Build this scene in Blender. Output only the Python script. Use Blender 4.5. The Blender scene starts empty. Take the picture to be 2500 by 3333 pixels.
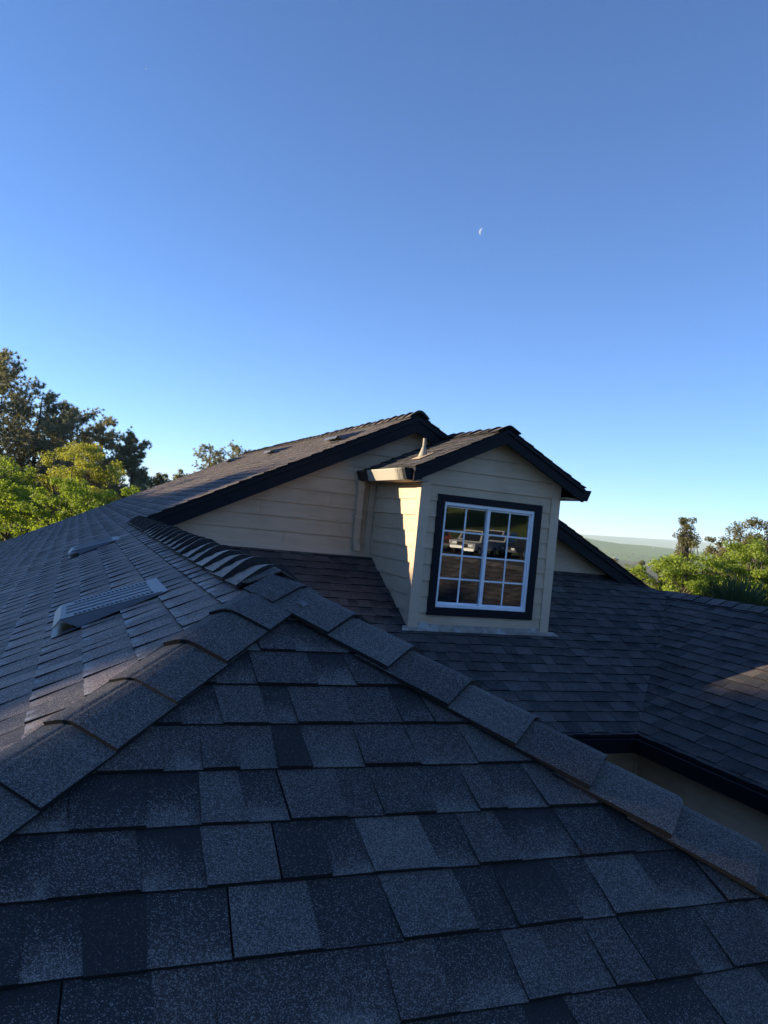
import bpy, math, random
import numpy as np
from mathutils import Vector, Matrix

# ------------------------------------------------------------------ camera, sky, sun, exposure
H0 = 4.8                                   # camera height above the ground by the house
R = math.radians
scene = bpy.context.scene
YAW, PITCH, ROLL = R(21.74), R(0.796), R(5.693)
fwd = Vector((math.sin(YAW)*math.cos(PITCH), math.cos(YAW)*math.cos(PITCH), math.sin(PITCH)))
rt0 = Vector((math.cos(YAW), -math.sin(YAW), 0)); up0 = rt0.cross(fwd)
rt = rt0*math.cos(ROLL) + up0*math.sin(ROLL); up = up0*math.cos(ROLL) - rt0*math.sin(ROLL)
cd = bpy.data.cameras.new('camera'); cam = bpy.data.objects.new('camera', cd); scene.collection.objects.link(cam)
cam.matrix_world = Matrix(((rt.x, up.x, -fwd.x, 0), (rt.y, up.y, -fwd.y, 0), (rt.z, up.z, -fwd.z, H0), (0, 0, 0, 1)))
cd.sensor_fit = 'HORIZONTAL'; cd.sensor_width = 36; cd.lens = 36*2511.7/2500
cd.clip_start = .05; cd.clip_end = 60000
scene.camera = cam
scene.render.resolution_x, scene.render.resolution_y = 768, 1024

SUN_EL = R(12.8); SUN_AZ = R(65)           # azimuth from +Y towards -X
sun_dir = Vector((-math.sin(SUN_AZ)*math.cos(SUN_EL), math.cos(SUN_AZ)*math.cos(SUN_EL), math.sin(SUN_EL)))
w = bpy.data.worlds.new('World'); scene.world = w; w.use_nodes = True
nt = w.node_tree; nt.nodes.clear()
sky = nt.nodes.new('ShaderNodeTexSky'); sky.sky_type = 'NISHITA'; sky.sun_disc = False
sky.sun_elevation = SUN_EL; sky.sun_rotation = -SUN_AZ
sky.altitude = 1000; sky.air_density = 0.7; sky.dust_density = 0.0; sky.ozone_density = 5.2
bg = nt.nodes.new('ShaderNodeBackground'); bg.inputs['Strength'].default_value = 0.10
wo = nt.nodes.new('ShaderNodeOutputWorld')
nt.links.new(sky.outputs[0], bg.inputs[0]); nt.links.new(bg.outputs[0], wo.inputs[0])
sd = bpy.data.lights.new('sun', 'SUN'); sd.energy = 5.0; sd.angle = R(.53); sd.color = (1, .80, .55)
sun = bpy.data.objects.new('sun', sd); scene.collection.objects.link(sun)
sun.rotation_euler = sun_dir.to_track_quat('Z', 'Y').to_euler(); sun.location = (-40, 20, 30)
vs = scene.view_settings; vs.view_transform = 'Standard'; vs.look = 'None'; vs.gamma = 1; vs.use_curve_mapping = False
vs.exposure = 1.58
scene.cycles.volume_bounces = 2

# ------------------------------------------------------------------ helpers
rng = random.Random(7)
COL = scene.collection
def smooth01(a, b, x):
    t = min(1, max(0, (x-a)/(b-a))); return t*t*(3-2*t)

class MB:
    """collects faces; build() links them as one mesh object"""
    def __init__(s): s.v = []; s.f = []; s.c = []
    def poly(s, pts, col=None):
        i = len(s.v); s.v.extend([tuple(p) for p in pts]); s.f.append(tuple(range(i, i+len(pts))))
        s.c.append(col if col else [(0, 0, 0, 1)]*len(pts))
    def box(s, x0, x1, y0, y1, z0, z1):
        s.hexa([(x0,y0,z0),(x1,y0,z0),(x1,y1,z0),(x0,y1,z0),(x0,y0,z1),(x1,y0,z1),(x1,y1,z1),(x0,y1,z1)])
    def hexa(s, p):
        for q in ((3,2,1,0),(4,5,6,7),(0,1,5,4),(1,2,6,5),(2,3,7,6),(3,0,4,7)): s.poly([p[k] for k in q])
    def prism(s, poly, d):
        """closed solid: polygon pts swept by vector d"""
        a = [Vector(p) for p in poly]; d = Vector(d); b = [p+d for p in a]; n = len(a)
        s.poly(a[::-1]); s.poly(b)
        for i in range(n): s.poly([a[i], a[(i+1) % n], b[(i+1) % n], b[i]])
    def tube(s, pts, rad, n=6, cap=True):
        pts = [Vector(p) for p in pts]; rings = []
        for i, p in enumerate(pts):
            d = (pts[min(i+1, len(pts)-1)]-pts[max(i-1, 0)]).normalized()
            a = d.orthogonal().normalized() if abs(d.z) > .9 else d.cross(Vector((0, 0, 1))).normalized()
            if abs(d.z) > .9: a = (Vector((1, 0, 0))-d*d.x).normalized()
            b = d.cross(a); r = rad[i] if isinstance(rad, (list, tuple)) else rad
            rings.append([p+(a*math.cos(6.2832*k/n)+b*math.sin(6.2832*k/n))*r for k in range(n)])
        base = len(s.v)
        for ring in rings: s.v.extend([tuple(q) for q in ring])
        for i in range(len(rings)-1):
            for k in range(n):
                s.f.append((base+i*n+k, base+i*n+(k+1) % n, base+(i+1)*n+(k+1) % n, base+(i+1)*n+k)); s.c.append([(0,0,0,1)]*4)
        if cap:
            s.f.append(tuple(base+k for k in range(n))[::-1]); s.c.append([(0,0,0,1)]*n)
            s.f.append(tuple(base+(len(rings)-1)*n+k for k in range(n))); s.c.append([(0,0,0,1)]*n)
    def build(s, name, mat, parent=None, smooth=False, color=False, bevel=0):
        me = bpy.data.meshes.new(name); me.from_pydata(s.v, [], s.f)
        if color:
            at = me.color_attributes.new('Tab', 'FLOAT_COLOR', 'CORNER')
            at.data.foreach_set('color', [x for fc in s.c for c in fc for x in c])
        me.materials.append(mat)
        if smooth: me.polygons.foreach_set('use_smooth', [True]*len(me.polygons))
        o = bpy.data.objects.new(name, me); COL.objects.link(o)
        if parent: o.parent = parent; o.matrix_parent_inverse = parent.matrix_basis.inverted()
        if bevel:
            bv = o.modifiers.new('bevel', 'BEVEL'); bv.width = bevel; bv.segments = 2; bv.limit_method = 'ANGLE'
        return o

def tag(o, label=None, cat=None, group=None, kind=None):
    if label: o['label'] = label
    if cat: o['category'] = cat
    if group: o['group'] = group
    if kind: o['kind'] = kind
    return o
def empty(name, loc, label, cat, group=None):
    o = bpy.data.objects.new(name, None); COL.objects.link(o); o.location = loc; o.empty_display_size = .2
    return tag(o, label, cat, group)
def copy_tree(o, parent=None):
    c = o.copy(); COL.objects.link(c); c.parent = parent
    for ch in o.children: copy_tree(ch, c)
    return c

def clip(poly, a, b, c):
    """keep a*x+b*y<=c"""
    out = []
    for i in range(len(poly)):
        p, q = poly[i], poly[(i+1) % len(poly)]
        dp, dq = a*p[0]+b*p[1]-c, a*q[0]+b*q[1]-c
        if dp <= 0: out.append(p)
        if dp*dq < 0: t = dp/(dp-dq); out.append((p[0]+t*(q[0]-p[0]), p[1]+t*(q[1]-p[1])))
    return out
def clip_convex(poly, conv):
    n = len(conv)
    for i in range(n):
        p, q = conv[i], conv[(i+1) % n]
        a, b = q[1]-p[1], -(q[0]-p[0]); poly = clip(poly, a, b, a*p[0]+b*p[1])
        if len(poly) < 3: return []
    return poly

# ------------------------------------------------------------------ materials
class M:
    def __init__(s, name):
        s.m = bpy.data.materials.new(name); s.m.use_nodes = True; s.t = s.m.node_tree; s.t.nodes.clear()
        s.o = s.t.nodes.new('ShaderNodeOutputMaterial')
    def n(s, typ, **kw):
        nd = s.t.nodes.new('ShaderNode'+typ)
        for k, v in kw.items():
            if k.startswith('i_'):
                key = k[2:]; key = int(key) if key.isdigit() else key.replace('_', ' ')
                if isinstance(v, bpy.types.NodeSocket): s.t.links.new(v, nd.inputs[key])
                else: nd.inputs[key].default_value = v
            else: setattr(nd, k, v)
        return nd
    def noise(s, vec, scale, detail=4, rough=.5, dist=0):
        return s.n('TexNoise', i_Vector=vec, i_Scale=scale, i_Detail=detail, i_Roughness=rough, i_Distortion=dist).outputs['Fac']
    def ramp(s, fac, stops, interp='LINEAR'):
        r = s.n('ValToRGB', i_Fac=fac); r.color_ramp.interpolation = interp
        e = r.color_ramp.elements
        while len(e) < len(stops): e.new(.5)
        for k, (p, c) in enumerate(stops):
            e[k].position = p; e[k].color = (c, c, c, 1) if isinstance(c, (int, float)) else (*c, 1)
        return r.outputs['Color']
    def mix(s, f, a, b, mode='MIX'):
        nd = s.n('Mix', data_type='RGBA', blend_type=mode)
        for k, v in ((0, f), (6, a), (7, b)):
            if isinstance(v, bpy.types.NodeSocket): s.t.links.new(v, nd.inputs[k])
            elif k == 0: nd.inputs[0].default_value = v
            else: nd.inputs[k].default_value = (*v, 1)
        return nd.outputs[2]
    def math(s, op, a, b=0.0, c=None):
        nd = s.n('Math', operation=op)
        for k, v in enumerate((a, b) if c is None else (a, b, c)):
            if isinstance(v, bpy.types.NodeSocket): s.t.links.new(v, nd.inputs[k])
            else: nd.inputs[k].default_value = v
        return nd.outputs[0]
    def pos(s): return s.n('NewGeometry').outputs['Position']
    def obj(s): return s.n('TexCoord').outputs['Object']
    def bump(s, h, strength, dist): return s.n('Bump', i_Height=h, i_Strength=strength, i_Distance=dist).outputs[0]
    def surf(s, col, rough=.7, normal=None, spec=.3, metal=0, **kw):
        b = s.n('BsdfPrincipled', i_Roughness=rough, i_Metallic=metal)
        b.inputs['Specular IOR Level'].default_value = spec
        if isinstance(col, bpy.types.NodeSocket): s.t.links.new(col, b.inputs['Base Color'])
        else: b.inputs['Base Color'].default_value = (*col, 1)
        if normal: s.t.links.new(normal, b.inputs['Normal'])
        s.t.links.new(b.outputs[0], s.o.inputs[0]); return s.m

def shingle_mat(name, scuff, cast=(1, 1, 1)):
    m = M(name); p = m.pos()
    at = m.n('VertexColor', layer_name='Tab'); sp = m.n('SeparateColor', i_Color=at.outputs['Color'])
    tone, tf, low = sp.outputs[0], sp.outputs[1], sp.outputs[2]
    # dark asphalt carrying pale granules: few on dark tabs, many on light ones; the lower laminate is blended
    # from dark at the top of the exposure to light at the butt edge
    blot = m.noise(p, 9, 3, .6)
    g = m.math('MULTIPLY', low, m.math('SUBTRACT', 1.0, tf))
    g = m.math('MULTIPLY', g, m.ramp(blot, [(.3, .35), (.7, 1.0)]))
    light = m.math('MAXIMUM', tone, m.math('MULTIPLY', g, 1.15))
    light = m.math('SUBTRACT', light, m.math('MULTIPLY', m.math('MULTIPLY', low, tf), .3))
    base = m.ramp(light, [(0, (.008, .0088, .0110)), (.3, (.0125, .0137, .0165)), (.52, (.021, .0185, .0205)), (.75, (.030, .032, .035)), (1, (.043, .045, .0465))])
    gr = m.noise(p, 700, 1, .7)
    gr2 = m.n('TexVoronoi', i_Vector=p, i_Scale=560.0).outputs['Color']
    gsp = m.n('SeparateColor', i_Color=gr2).outputs[0]
    fine = m.ramp(gr, [(.36, .35), (.5, 1.0), (.66, 1.9)])
    col = m.mix(1.0, base, fine, 'MULTIPLY')
    thr = m.math('SUBTRACT', .93, m.math('MULTIPLY', light, .38))
    speck = m.n('Clamp', i_Value=m.math('MULTIPLY', m.math('SUBTRACT', gsp, thr), 9.0)).outputs[0]
    col = m.mix(m.math('MULTIPLY', speck, .7), col, m.mix(gr, (.07, .072, .076), (.19, .198, .20)))
    big = m.noise(p, 1.3, 3, .6)
    col = m.mix(1.0, col, m.ramp(big, [(.3, tuple(.82*x for x in cast)), (.7, tuple(1.15*x for x in cast))]), 'MULTIPLY')
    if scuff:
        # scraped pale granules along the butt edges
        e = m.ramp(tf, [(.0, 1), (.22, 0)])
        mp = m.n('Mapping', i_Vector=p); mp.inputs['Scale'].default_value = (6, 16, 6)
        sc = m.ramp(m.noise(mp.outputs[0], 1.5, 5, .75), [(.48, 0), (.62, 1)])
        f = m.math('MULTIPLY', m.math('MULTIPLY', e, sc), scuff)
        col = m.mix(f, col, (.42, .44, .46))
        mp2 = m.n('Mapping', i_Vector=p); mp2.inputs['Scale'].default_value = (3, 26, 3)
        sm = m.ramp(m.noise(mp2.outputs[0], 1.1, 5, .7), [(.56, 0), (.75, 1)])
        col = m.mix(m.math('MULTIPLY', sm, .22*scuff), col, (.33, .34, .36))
    col = m.mix(at.outputs['Alpha'], (.006, .006, .0065), col)      # cut asphalt edges are black
    h = m.math('ADD', m.math('MULTIPLY', gr, .6), gsp)
    return m.surf(col, .66 if scuff else .82, m.bump(h, .55, .002), .5 if scuff else .35)
MAT = {}
MAT['shingle'] = shingle_mat('asphalt_shingle', 0, (2.05, 1.87, 1.68))
MAT['shingle_w'] = shingle_mat('asphalt_shingle_weathered_sunlit', .9, (5.5, 4.2, 3.15))  # scuffs are wear; the lighter, browner cast paints grazing sun into the colour

def paint_mat(name, col, var=.12, rough=.55, stain=0.0, spec=.35):
    m = M(name); p = m.pos()
    mp = m.n('Mapping', i_Vector=p); mp.inputs['Scale'].default_value = (1.2, 1.2, 9)
    a = m.noise(mp.outputs[0], 2.2, 5, .6); c = m.mix(1.0, col, m.ramp(a, [(.3, 1-var), (.7, 1+var*.7)]), 'MULTIPLY'); c = m.mix(1.0, c, m.ramp(m.n('ObjectInfo').outputs['Random'], [(0, .93), (1, 1.04)]), 'MULTIPLY')
    if stain:
        b = m.noise(p, 1.7, 4, .6)
        c = m.mix(m.math('MULTIPLY', m.ramp(b, [(.5, 0), (.72, 1)]), stain), c, tuple(x*f for x, f in zip(col, (.72, .66, .58))))
    mg = m.n('Mapping', i_Vector=p); mg.inputs['Scale'].default_value = (10, 10, 160)
    gn = m.noise(mg.outputs[0], 3, 3, .6)
    return m.surf(c, rough, m.bump(gn, .12, .003), spec)
MAT['beige'] = paint_mat('beige_siding_paint', (.51, .385, .262), .10, .6, .5)
MAT['beige_trim'] = paint_mat('beige_trim_paint', (.51, .395, .28), .07, .5, .2)
MAT['navy'] = paint_mat('blue_black_trim_paint', (.0050, .0068, .0112), .25, .55, spec=.18)
MAT['deck'] = M('roof_underlay').surf((.012, .013, .016), .9)
MAT['soffit'] = paint_mat('soffit_paint', (.33, .27, .21), .08, .7)
MAT['white_vinyl'] = paint_mat('white_vinyl', (.78, .80, .84), .03, .35)
MAT['inside'] = M('dark_room').surf((.035, .032, .03), .9)
MAT['sealant'] = M('clear_roof_sealant').surf((.11, .12, .135), .5, spec=.4)

def gutter_mat():
    # pale primer showing through unfinished dark topcoat, brushed at one end
    m = M('half_painted_gutter'); p = m.pos(); sp = m.n('SeparateXYZ', i_Vector=p)
    y = sp.outputs[1]
    mp = m.n('Mapping', i_Vector=p); mp.inputs['Scale'].default_value = (3, 55, 3)
    nz = m.noise(mp.outputs[0], 1.6, 4, .65)
    mp2 = m.n('Mapping', i_Vector=p); mp2.inputs['Scale'].default_value = (14, 14, 14)
    n2 = m.noise(mp2.outputs[0], 1, 3, .6)
    front = m.n('MapRange', i_Value=y); front.inputs[1].default_value = 7.13; front.inputs[2].default_value = 7.62; front.inputs[3].default_value = .78; front.inputs[4].default_value = .12
    f1 = m.ramp(m.math('SUBTRACT', m.math('ADD', front.outputs[0], .42), nz), [(.47, 0), (.53, 1)])
    solid = m.math('LESS_THAN', m.math('ADD', y, m.math('MULTIPLY', n2, .03)), 7.165)
    back = m.math('GREATER_THAN', m.math('ADD', y, m.math('MULTIPLY', n2, .04)), 8.17)
    f = m.math('MAXIMUM', m.math('MULTIPLY', f1, .75), m.math('MAXIMUM', solid, back))
    return m.surf(m.mix(f, (.31, .295, .25), (.0055, .0072, .0115)), .5)
MAT['gutter_half'] = gutter_mat()

def flashing_mat():
    m = M('worn_painted_flashing'); p = m.pos()
    a = m.ramp(m.noise(p, 6, 5, .65), [(.5, 0), (.58, 1)])
    b = m.ramp(m.noise(p, 11, 4, .6), [(.4, 0), (.6, 1)])
    c = m.mix(b, (.33, .29, .235), (.22, .20, .17)); c = m.mix(m.math('MULTIPLY', a, .5), c, (.46, .47, .47))
    return m.surf(c, .55)
MAT['flashing'] = flashing_mat()
def metal_mat():
    m = M('painted_vent_metal'); p = m.pos()
    mp = m.n('Mapping', i_Vector=p); mp.inputs['Scale'].default_value = (8, 60, 8)
    a = m.ramp(m.noise(mp.outputs[0], 1.2, 5, .7), [(.6, 0), (.7, 1)])
    c = m.mix(m.math('MULTIPLY', a, .35), (.075, .083, .096), (.26, .28, .31))
    return m.surf(c, .42, spec=.75, metal=.0)
MAT['vent'] = metal_mat()
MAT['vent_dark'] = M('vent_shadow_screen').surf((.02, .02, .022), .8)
MAT['scratch'] = M('scraped_bare_metal').surf((.17, .18, .2), .5)

def glass_mat():
    m = M('double_pane_glass')
    fr = m.n('Fresnel', i_IOR=2.5).outputs[0]
    gl = m.n('BsdfGlossy', i_Roughness=.0); gl.inputs['Color'].default_value = (.95, .98, 1, 1)
    tr = m.n('BsdfTransparent'); tr.inputs['Color'].default_value = (.55, .58, .56, 1)
    mx = m.n('MixShader', i_0=fr, i_1=tr.outputs[0], i_2=gl.outputs[0]); m.t.links.new(mx.outputs[0], m.o.inputs[0]); return m.m
MAT['glass'] = glass_mat()

# ------------------------------------------------------------------ the house (X east along the gable front, Y into the house)
S = .505; C1 = 1/math.hypot(1, S); SC = S*C1
pe, pn, pz = .622, 2.380, -.218+H0          # hip peak of the near wing
nR, ng, ea = 8.292, 8.492, 3.627            # rake plane, gable wall, main ridge
za = pz+S*(ea-pe); zb = -.394+H0
ed1, ed2, nd = 3.272, 4.920, 7.218          # dormer walls
ew3, ze, er3 = 5.090, -1.749+H0, 7.470      # right wing eave, eave height, ridge
ne = ng+(ze-zb)/S
nfar = 18.3
zr3 = ze+S*(er3-ew3)
dr_e, dr_z, dr_n = 4.100, 1.105+H0, 7.018   # dormer ridge and rake plane
deL, deR = 3.080, 5.120
drop = (pz-ze)/S                            # run from near ridge to eave
eaveW, eaveE, eaveS = pe-drop, pe+drop, pn-drop
EX = .143

house = empty('house', (2, 6, 0), 'beige clapboard house with dark shingled hip roof and a window dormer', 'house')
def part(mb, name, mat, parent=None, **k): return mb.build(name, mat, parent or house, **k)

camp = Vector((0, 0, H0))
def proj(p):
    d = Vector(p)-camp; z = d.dot(fwd)
    return (d.dot(rt)/z*2511.7/2500, d.dot(up)/z*2511.7/2500, z) if z > .05 else (9, 9, z)

class Slope:
    def __init__(s, O, a, u): s.O = Vector(O); s.a = Vector(a); s.u = Vector(u); s.n = s.a.cross(s.u).normalized()
    def P(s, x, t, h=0): return s.O+s.a*x+s.u*t+s.n*h
tabs = []                                    # (score, slope index, mesh data, colours)
slopes = []
def shingle_slope(name, sl, lo, hi, t0, t1, start, mat, holes=None, wide=(.10, .24), low_bias=.5, deck_poly=None, tv=.6):
    """lo/hi: x limits as functions of t. Courses start at 'start' (butt line)"""
    mb = MB()
    mb.prism([sl.P(x, t, -.004) for x, t in deck_poly], sl.n*-.018)
    deck = part(mb, name, MAT['deck'])
    idx = len(slopes); slopes.append((deck, mat))
    k = 0; tb = start
    while tb < t1-.01:
        te = min(tb+EX+.012, t1)
        tbb = max(tb, t0)
        L0, H1 = min(lo(tbb), lo(te)), max(hi(tbb), hi(te))
        x = L0-rng.random()*.3; cuts = [x]; sk = [0]
        while x < H1+.3: x += rng.uniform(*wide); cuts.append(x); sk.append(rng.uniform(-.010, .010))
        raised = rng.random() < .5; since = 0
        spans = [(lo, hi)] if not holes else holes(tbb, lo, hi)
        wav = rng.uniform(-.0025, .0025)
        for i in range(len(cuts)-1):
            raised = not raised; since += cuts[i+1]-cuts[i]
            gap = .0
            if since > .95: gap = .0035; since = 0; raised = True if rng.random() < .6 else raised
            th = rng.uniform(.0105, .0135) if raised else rng.uniform(.006, .008)
            jb = rng.uniform(-.0015, .0015)+wav
            for lf, hf in spans:
                xb0, xb1 = max(cuts[i]+gap, lf(tbb)), min(cuts[i+1], hf(tbb))
                xt0, xt1 = max(cuts[i]+gap+sk[i], lf(te)), min(cuts[i+1]+sk[i+1], hf(te))
                if xb1-xb0 < .004 and xt1-xt0 < .004: continue
                if xb1 < xb0: xb0 = xb1 = min(max((xb0+xb1)/2, lf(tbb)), hf(tbb))
                if xt1 < xt0: xt0 = xt1 = min(max((xt0+xt1)/2, lf(te)), hf(te))
                b = tbb+jb
                b2 = b+rng.uniform(-.002, .002)
                v = [sl.P(xb0, b, 0), sl.P(xb1, b2, 0), sl.P(xt1, te, -.001), sl.P(xt0, te, -.001),
                     sl.P(xb0, b+.001, th), sl.P(xb1, b2+.001, th), sl.P(xt1, te, .0012), sl.P(xt0, te, .0012)]
                c = sl.P((xb0+xb1)/2, tb+.07, .005); px, py, pz_ = proj(c)
                area = max(0, (xb1-xb0+xt1-xt0)/2*EX)
                vd = camp-c; dist = vd.length
                sc = area*max(0, vd.dot(sl.n)/dist)/dist**2 if abs(px) < .52 and abs(py) < .69 else 0
                tone = min(1, max(0, rng.choice((.14, .30, .45, .55, .66))+rng.gauss(0, .07) if raised else rng.gauss(.45, .25)))
                lw = 0 if raised else (1 if rng.random() < low_bias+.3 else .35)
                if raised and rng.random() < .22: lw = .45
                tone = .45+(tone-.45)*tv; lw *= (1 if tv == 1 else .75)
                tabs.append((sc, idx, v, tone, lw))
        tb += EX
    return deck
TF = ((4, 5, 6, 7), (0, 1, 5, 4), (1, 2, 6, 5), (3, 0, 4, 7))
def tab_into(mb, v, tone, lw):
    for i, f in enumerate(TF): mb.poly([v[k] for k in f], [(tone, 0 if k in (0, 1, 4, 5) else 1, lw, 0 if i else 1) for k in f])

WU = (C1, 0, SC); WA = (0, -1, 0); EU = (-C1, 0, SC); EA = (0, 1, 0); SU = (0, C1, SC); SA = (1, 0, 0)
run = lambda dx: dx/C1                      # horizontal run -> slope length
# near hip end (faces the camera's feet): t from eave at eaveS
tP = run(drop)
hipS = Slope((0, eaveS, ze), SA, SU)
st = tP-2.528*EX; st -= math.floor(st/EX)*EX
shingle_slope('roof_slope', hipS, lambda t: eaveW+t*C1, lambda t: eaveE-t*C1, 0, tP, st-EX, MAT['shingle'],
              wide=(.072, .165), tv=1.0, deck_poly=[(eaveW, 0), (eaveE, 0), (pe, tP)])
# west slope, lower band: from eave to near ridge; south end on the left hip
wS = Slope((eaveW, 0, ze), WA, WU)
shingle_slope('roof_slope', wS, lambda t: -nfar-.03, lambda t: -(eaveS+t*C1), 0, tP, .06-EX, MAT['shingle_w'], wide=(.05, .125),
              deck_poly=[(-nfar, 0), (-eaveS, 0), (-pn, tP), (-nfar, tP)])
# west slope, upper band above the gable rake
tA = run(ea-eaveW)
st = .06-EX+math.floor((tP-.06)/EX)*EX+2*EX
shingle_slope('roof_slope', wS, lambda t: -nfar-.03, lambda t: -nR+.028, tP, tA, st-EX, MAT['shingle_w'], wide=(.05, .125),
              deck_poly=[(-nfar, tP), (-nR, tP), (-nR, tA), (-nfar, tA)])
# east slope of the main gable
eE = ea+(za-ze)/S
eS = Slope((eE, 0, ze), EA, EU)
shingle_slope('roof_slope', eS, lambda t: nR-.028, lambda t: nfar+.03, 0, tA, .02-EX, MAT['shingle'], wide=(.12, .3),
              deck_poly=[(nR, 0), (nfar, 0), (nfar, tA), (nR, tA)])
# east slope of the near wing (falls into the little court)
nwS = Slope((eaveE, 0, ze), EA, EU)
shingle_slope('roof_slope', nwS, lambda t: eaveS+t*C1, lambda t: ng-.25, 0, tP, .02-EX, MAT['shingle'], wide=(.12, .3),
              deck_poly=[(eaveS, 0), (ng-.25, 0), (ng-.25, tP), (pn, tP)])
# south slope under the dormer, from the court eave up to the gable wall
tG = run(ng-ne)
s2 = Slope((0, ne, ze), SA, SU)
def s2hi(t):
    n = ne+t*C1; a = ew3+t*C1
    return a if n < 8.19 else ea+(za-(ze+S*(n-ne)))/S-.01
def s2hole(t, lo, hi):
    if ne+t*C1 < nd-.02: return [(lo, hi)]
    return [(lo, lambda q: ed1), (lambda q: ed2, hi)]
shingle_slope('roof_slope', s2, lambda t: max(.9, eaveE-.02-t*C1), s2hi, 0, tG, .03-EX, MAT['shingle'], holes=s2hole,
              deck_poly=[(eaveE, 0), (ew3, 0), (ew3+8.18-ne, run(8.18-ne)), (7.24, run(8.26-ne)), (7.1, tG), (.9, tG), (.9, tG*.96)])
# strip of the same slope under the right rake, up to the wing ridge
# right wing, west-facing slope
tR = run(er3-ew3)
w3 = Slope((ew3, 0, ze), WA, WU)
sEnd = -.6
shingle_slope('roof_slope', w3, lambda t: -(ne+t*C1), lambda t: -sEnd, 0, tR, .045-EX, MAT['shingle'], wide=(.12, .26),
              deck_poly=[(-ne, 0), (-sEnd, 0), (-sEnd, tR), (-(ne+tR*C1), tR)])
e3 = Slope((er3+(er3-ew3), 0, ze), EA, EU)
shingle_slope('roof_slope', e3, lambda t: sEnd, lambda t: nfar, 0, tR, .045-EX, MAT['shingle'], wide=(.15, .3),
              deck_poly=[(sEnd, 0), (nfar, 0), (nfar, tR), (sEnd, tR)])
# dormer roof
tD = run(dr_e-deL)
dW = Slope((deL, 0, dr_z-S*(dr_e-deL)), WA, WU); dE = Slope((deR, 0, dr_z-S*(deR-dr_e)), EA, EU)
backn = 9.25
def dback(t): return -ng if t < run(4.066-deL) else -backn
shingle_slope('roof_slope', dW, dback, lambda t: -dr_n+.025, 0, tD, .0-.06, MAT['shingle'], wide=(.10, .24),
              deck_poly=[(-ng, 0), (-dr_n, 0), (-dr_n, tD), (-backn, tD), (-backn, tD*.97), (-ng, tD*.95)])
shingle_slope('roof_slope', dE, lambda t: dr_n-.025, lambda t: backn, 0, tD, .0-.06, MAT['shingle'], wide=(.10, .24),
              deck_poly=[(dr_n, 0), (backn, 0), (backn, tD), (dr_n, tD)])
# the 300 tabs that show largest are shingles of their own, the rest one field per slope
order = sorted(range(len(tabs)), key=lambda i: -tabs[i][0])
single = set(order[:300])
fields = {}
for i, (sc, idx, v, tone, lw) in enumerate(tabs):
    deck, mat = slopes[idx]
    if i in single:
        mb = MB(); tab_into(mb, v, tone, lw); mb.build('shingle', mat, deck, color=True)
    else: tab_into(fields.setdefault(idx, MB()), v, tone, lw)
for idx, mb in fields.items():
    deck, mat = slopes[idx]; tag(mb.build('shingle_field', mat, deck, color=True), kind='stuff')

# ---- hip and ridge caps
def caps(name_label, p0, p1, n1, n2, expo, w, th, mat, parent_mat='deck', L=None, start=0.0, stop=None, jit=.004, sag=.9, tone0=.62, w2=None):
    """caps run from p0 (butt side, exposed ends facing p0) up to p1"""
    p0, p1 = Vector(p0), Vector(p1); d = (p1-p0).normalized(); tot = (p1-p0).length
    n1, n2 = Vector(n1), Vector(n2); nu = (n1+n2).normalized()
    s1 = n1.cross(d).normalized(); s1 = s1 if s1.dot(n2) < 0 else -s1
    s2_ = n2.cross(d).normalized(); s2_ = s2_ if s2_.dot(n1) < 0 else -s2_
    mb = MB()
    for sd_, nn in ((s1, n1), (s2_, n2)):
        mb.prism([p0+nn*.0105, p1+nn*.0105, p1+sd_*w*.8+nn*.0105, p0+sd_*w*.8+nn*.0105], nn*.001)
    ln = part(mb, 'ridge_line', MAT['deck'])
    L = L or expo*1.45
    x = start; stop = stop or tot
    while x < stop-.02:
        th_ = th*rng.uniform(.85, 1.15); wj = rng.uniform(.97, 1.03); sk = rng.uniform(-jit, jit)
        x1 = min(x+L, tot+.03)
        secs = []
        lift = rng.uniform(0, .004)
        for xx, hh in ((x, th_+.010), (x+.02, th_+.0095), (x1, .013)):
            ring_t, ring_b = [], []
            for q in (-1, -.62, -.2, -.05, 0, .05, .2, .62, 1):
                a = abs(q)*(w if q < 0 or not w2 else w2)*wj; sd_, nn = (s1, n1) if q < 0 else (s2_, n2)
                nrm = nn if abs(q) > .1 else (nu if q == 0 else (nn+nu*.6).normalized())
                drp = -.005 if q == 0 else (-.0015 if abs(q) < .1 else 0)
                k_ = 1-(1-sag)*abs(q)**1.4 if xx < x1 else 1
                base = p0+d*(xx+(sk if q > 0 else -sk))+sd_*a
                top = (hh*k_ if xx < x1 else hh)+drp+.002+(lift*abs(q) if xx < x1 else 0)
                ring_t.append(base+nrm*top); ring_b.append(base+nrm*(.011+drp if xx >= x1 else max(.0105+drp, top-max(.011, th_*.62*k_))))
            secs.append((ring_t, ring_b))
        mb = MB(); tone = min(1, max(0, rng.gauss(tone0, .12))); n = 9
        V = []
        for t_, b_ in secs: V += t_+b_
        o = len(mb.v); mb.v += [tuple(q) for q in V]
        def F(*ix, e=0): mb.f.append(ix); mb.c.append([(tone, .7, .0, e)]*len(ix))
        for j in range(2):
            A, B = j*18, (j+1)*18
            for k in range(8):
                F(A+k, A+k+1, B+k+1, B+k, e=1); F(A+9+k, B+9+k, B+9+k+1, A+9+k+1)
            F(A, B, B+9, A+9); F(A+8, A+17, B+17, B+8)
        for k in range(8): F(k, k+9, k+10, k+1)
        for k in range(8): F(36+k, 36+k+1, 36+k+10, 36+k+9)
        o_ = mb.build('ridge_cap', mat, ln, color=True)
        x += expo*rng.uniform(.98, 1.02)
    return ln
Pk = Vector((pe, pn, pz))
nW, nE, nS = wS.n, eS.n, hipS.n
hl = .2
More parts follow.
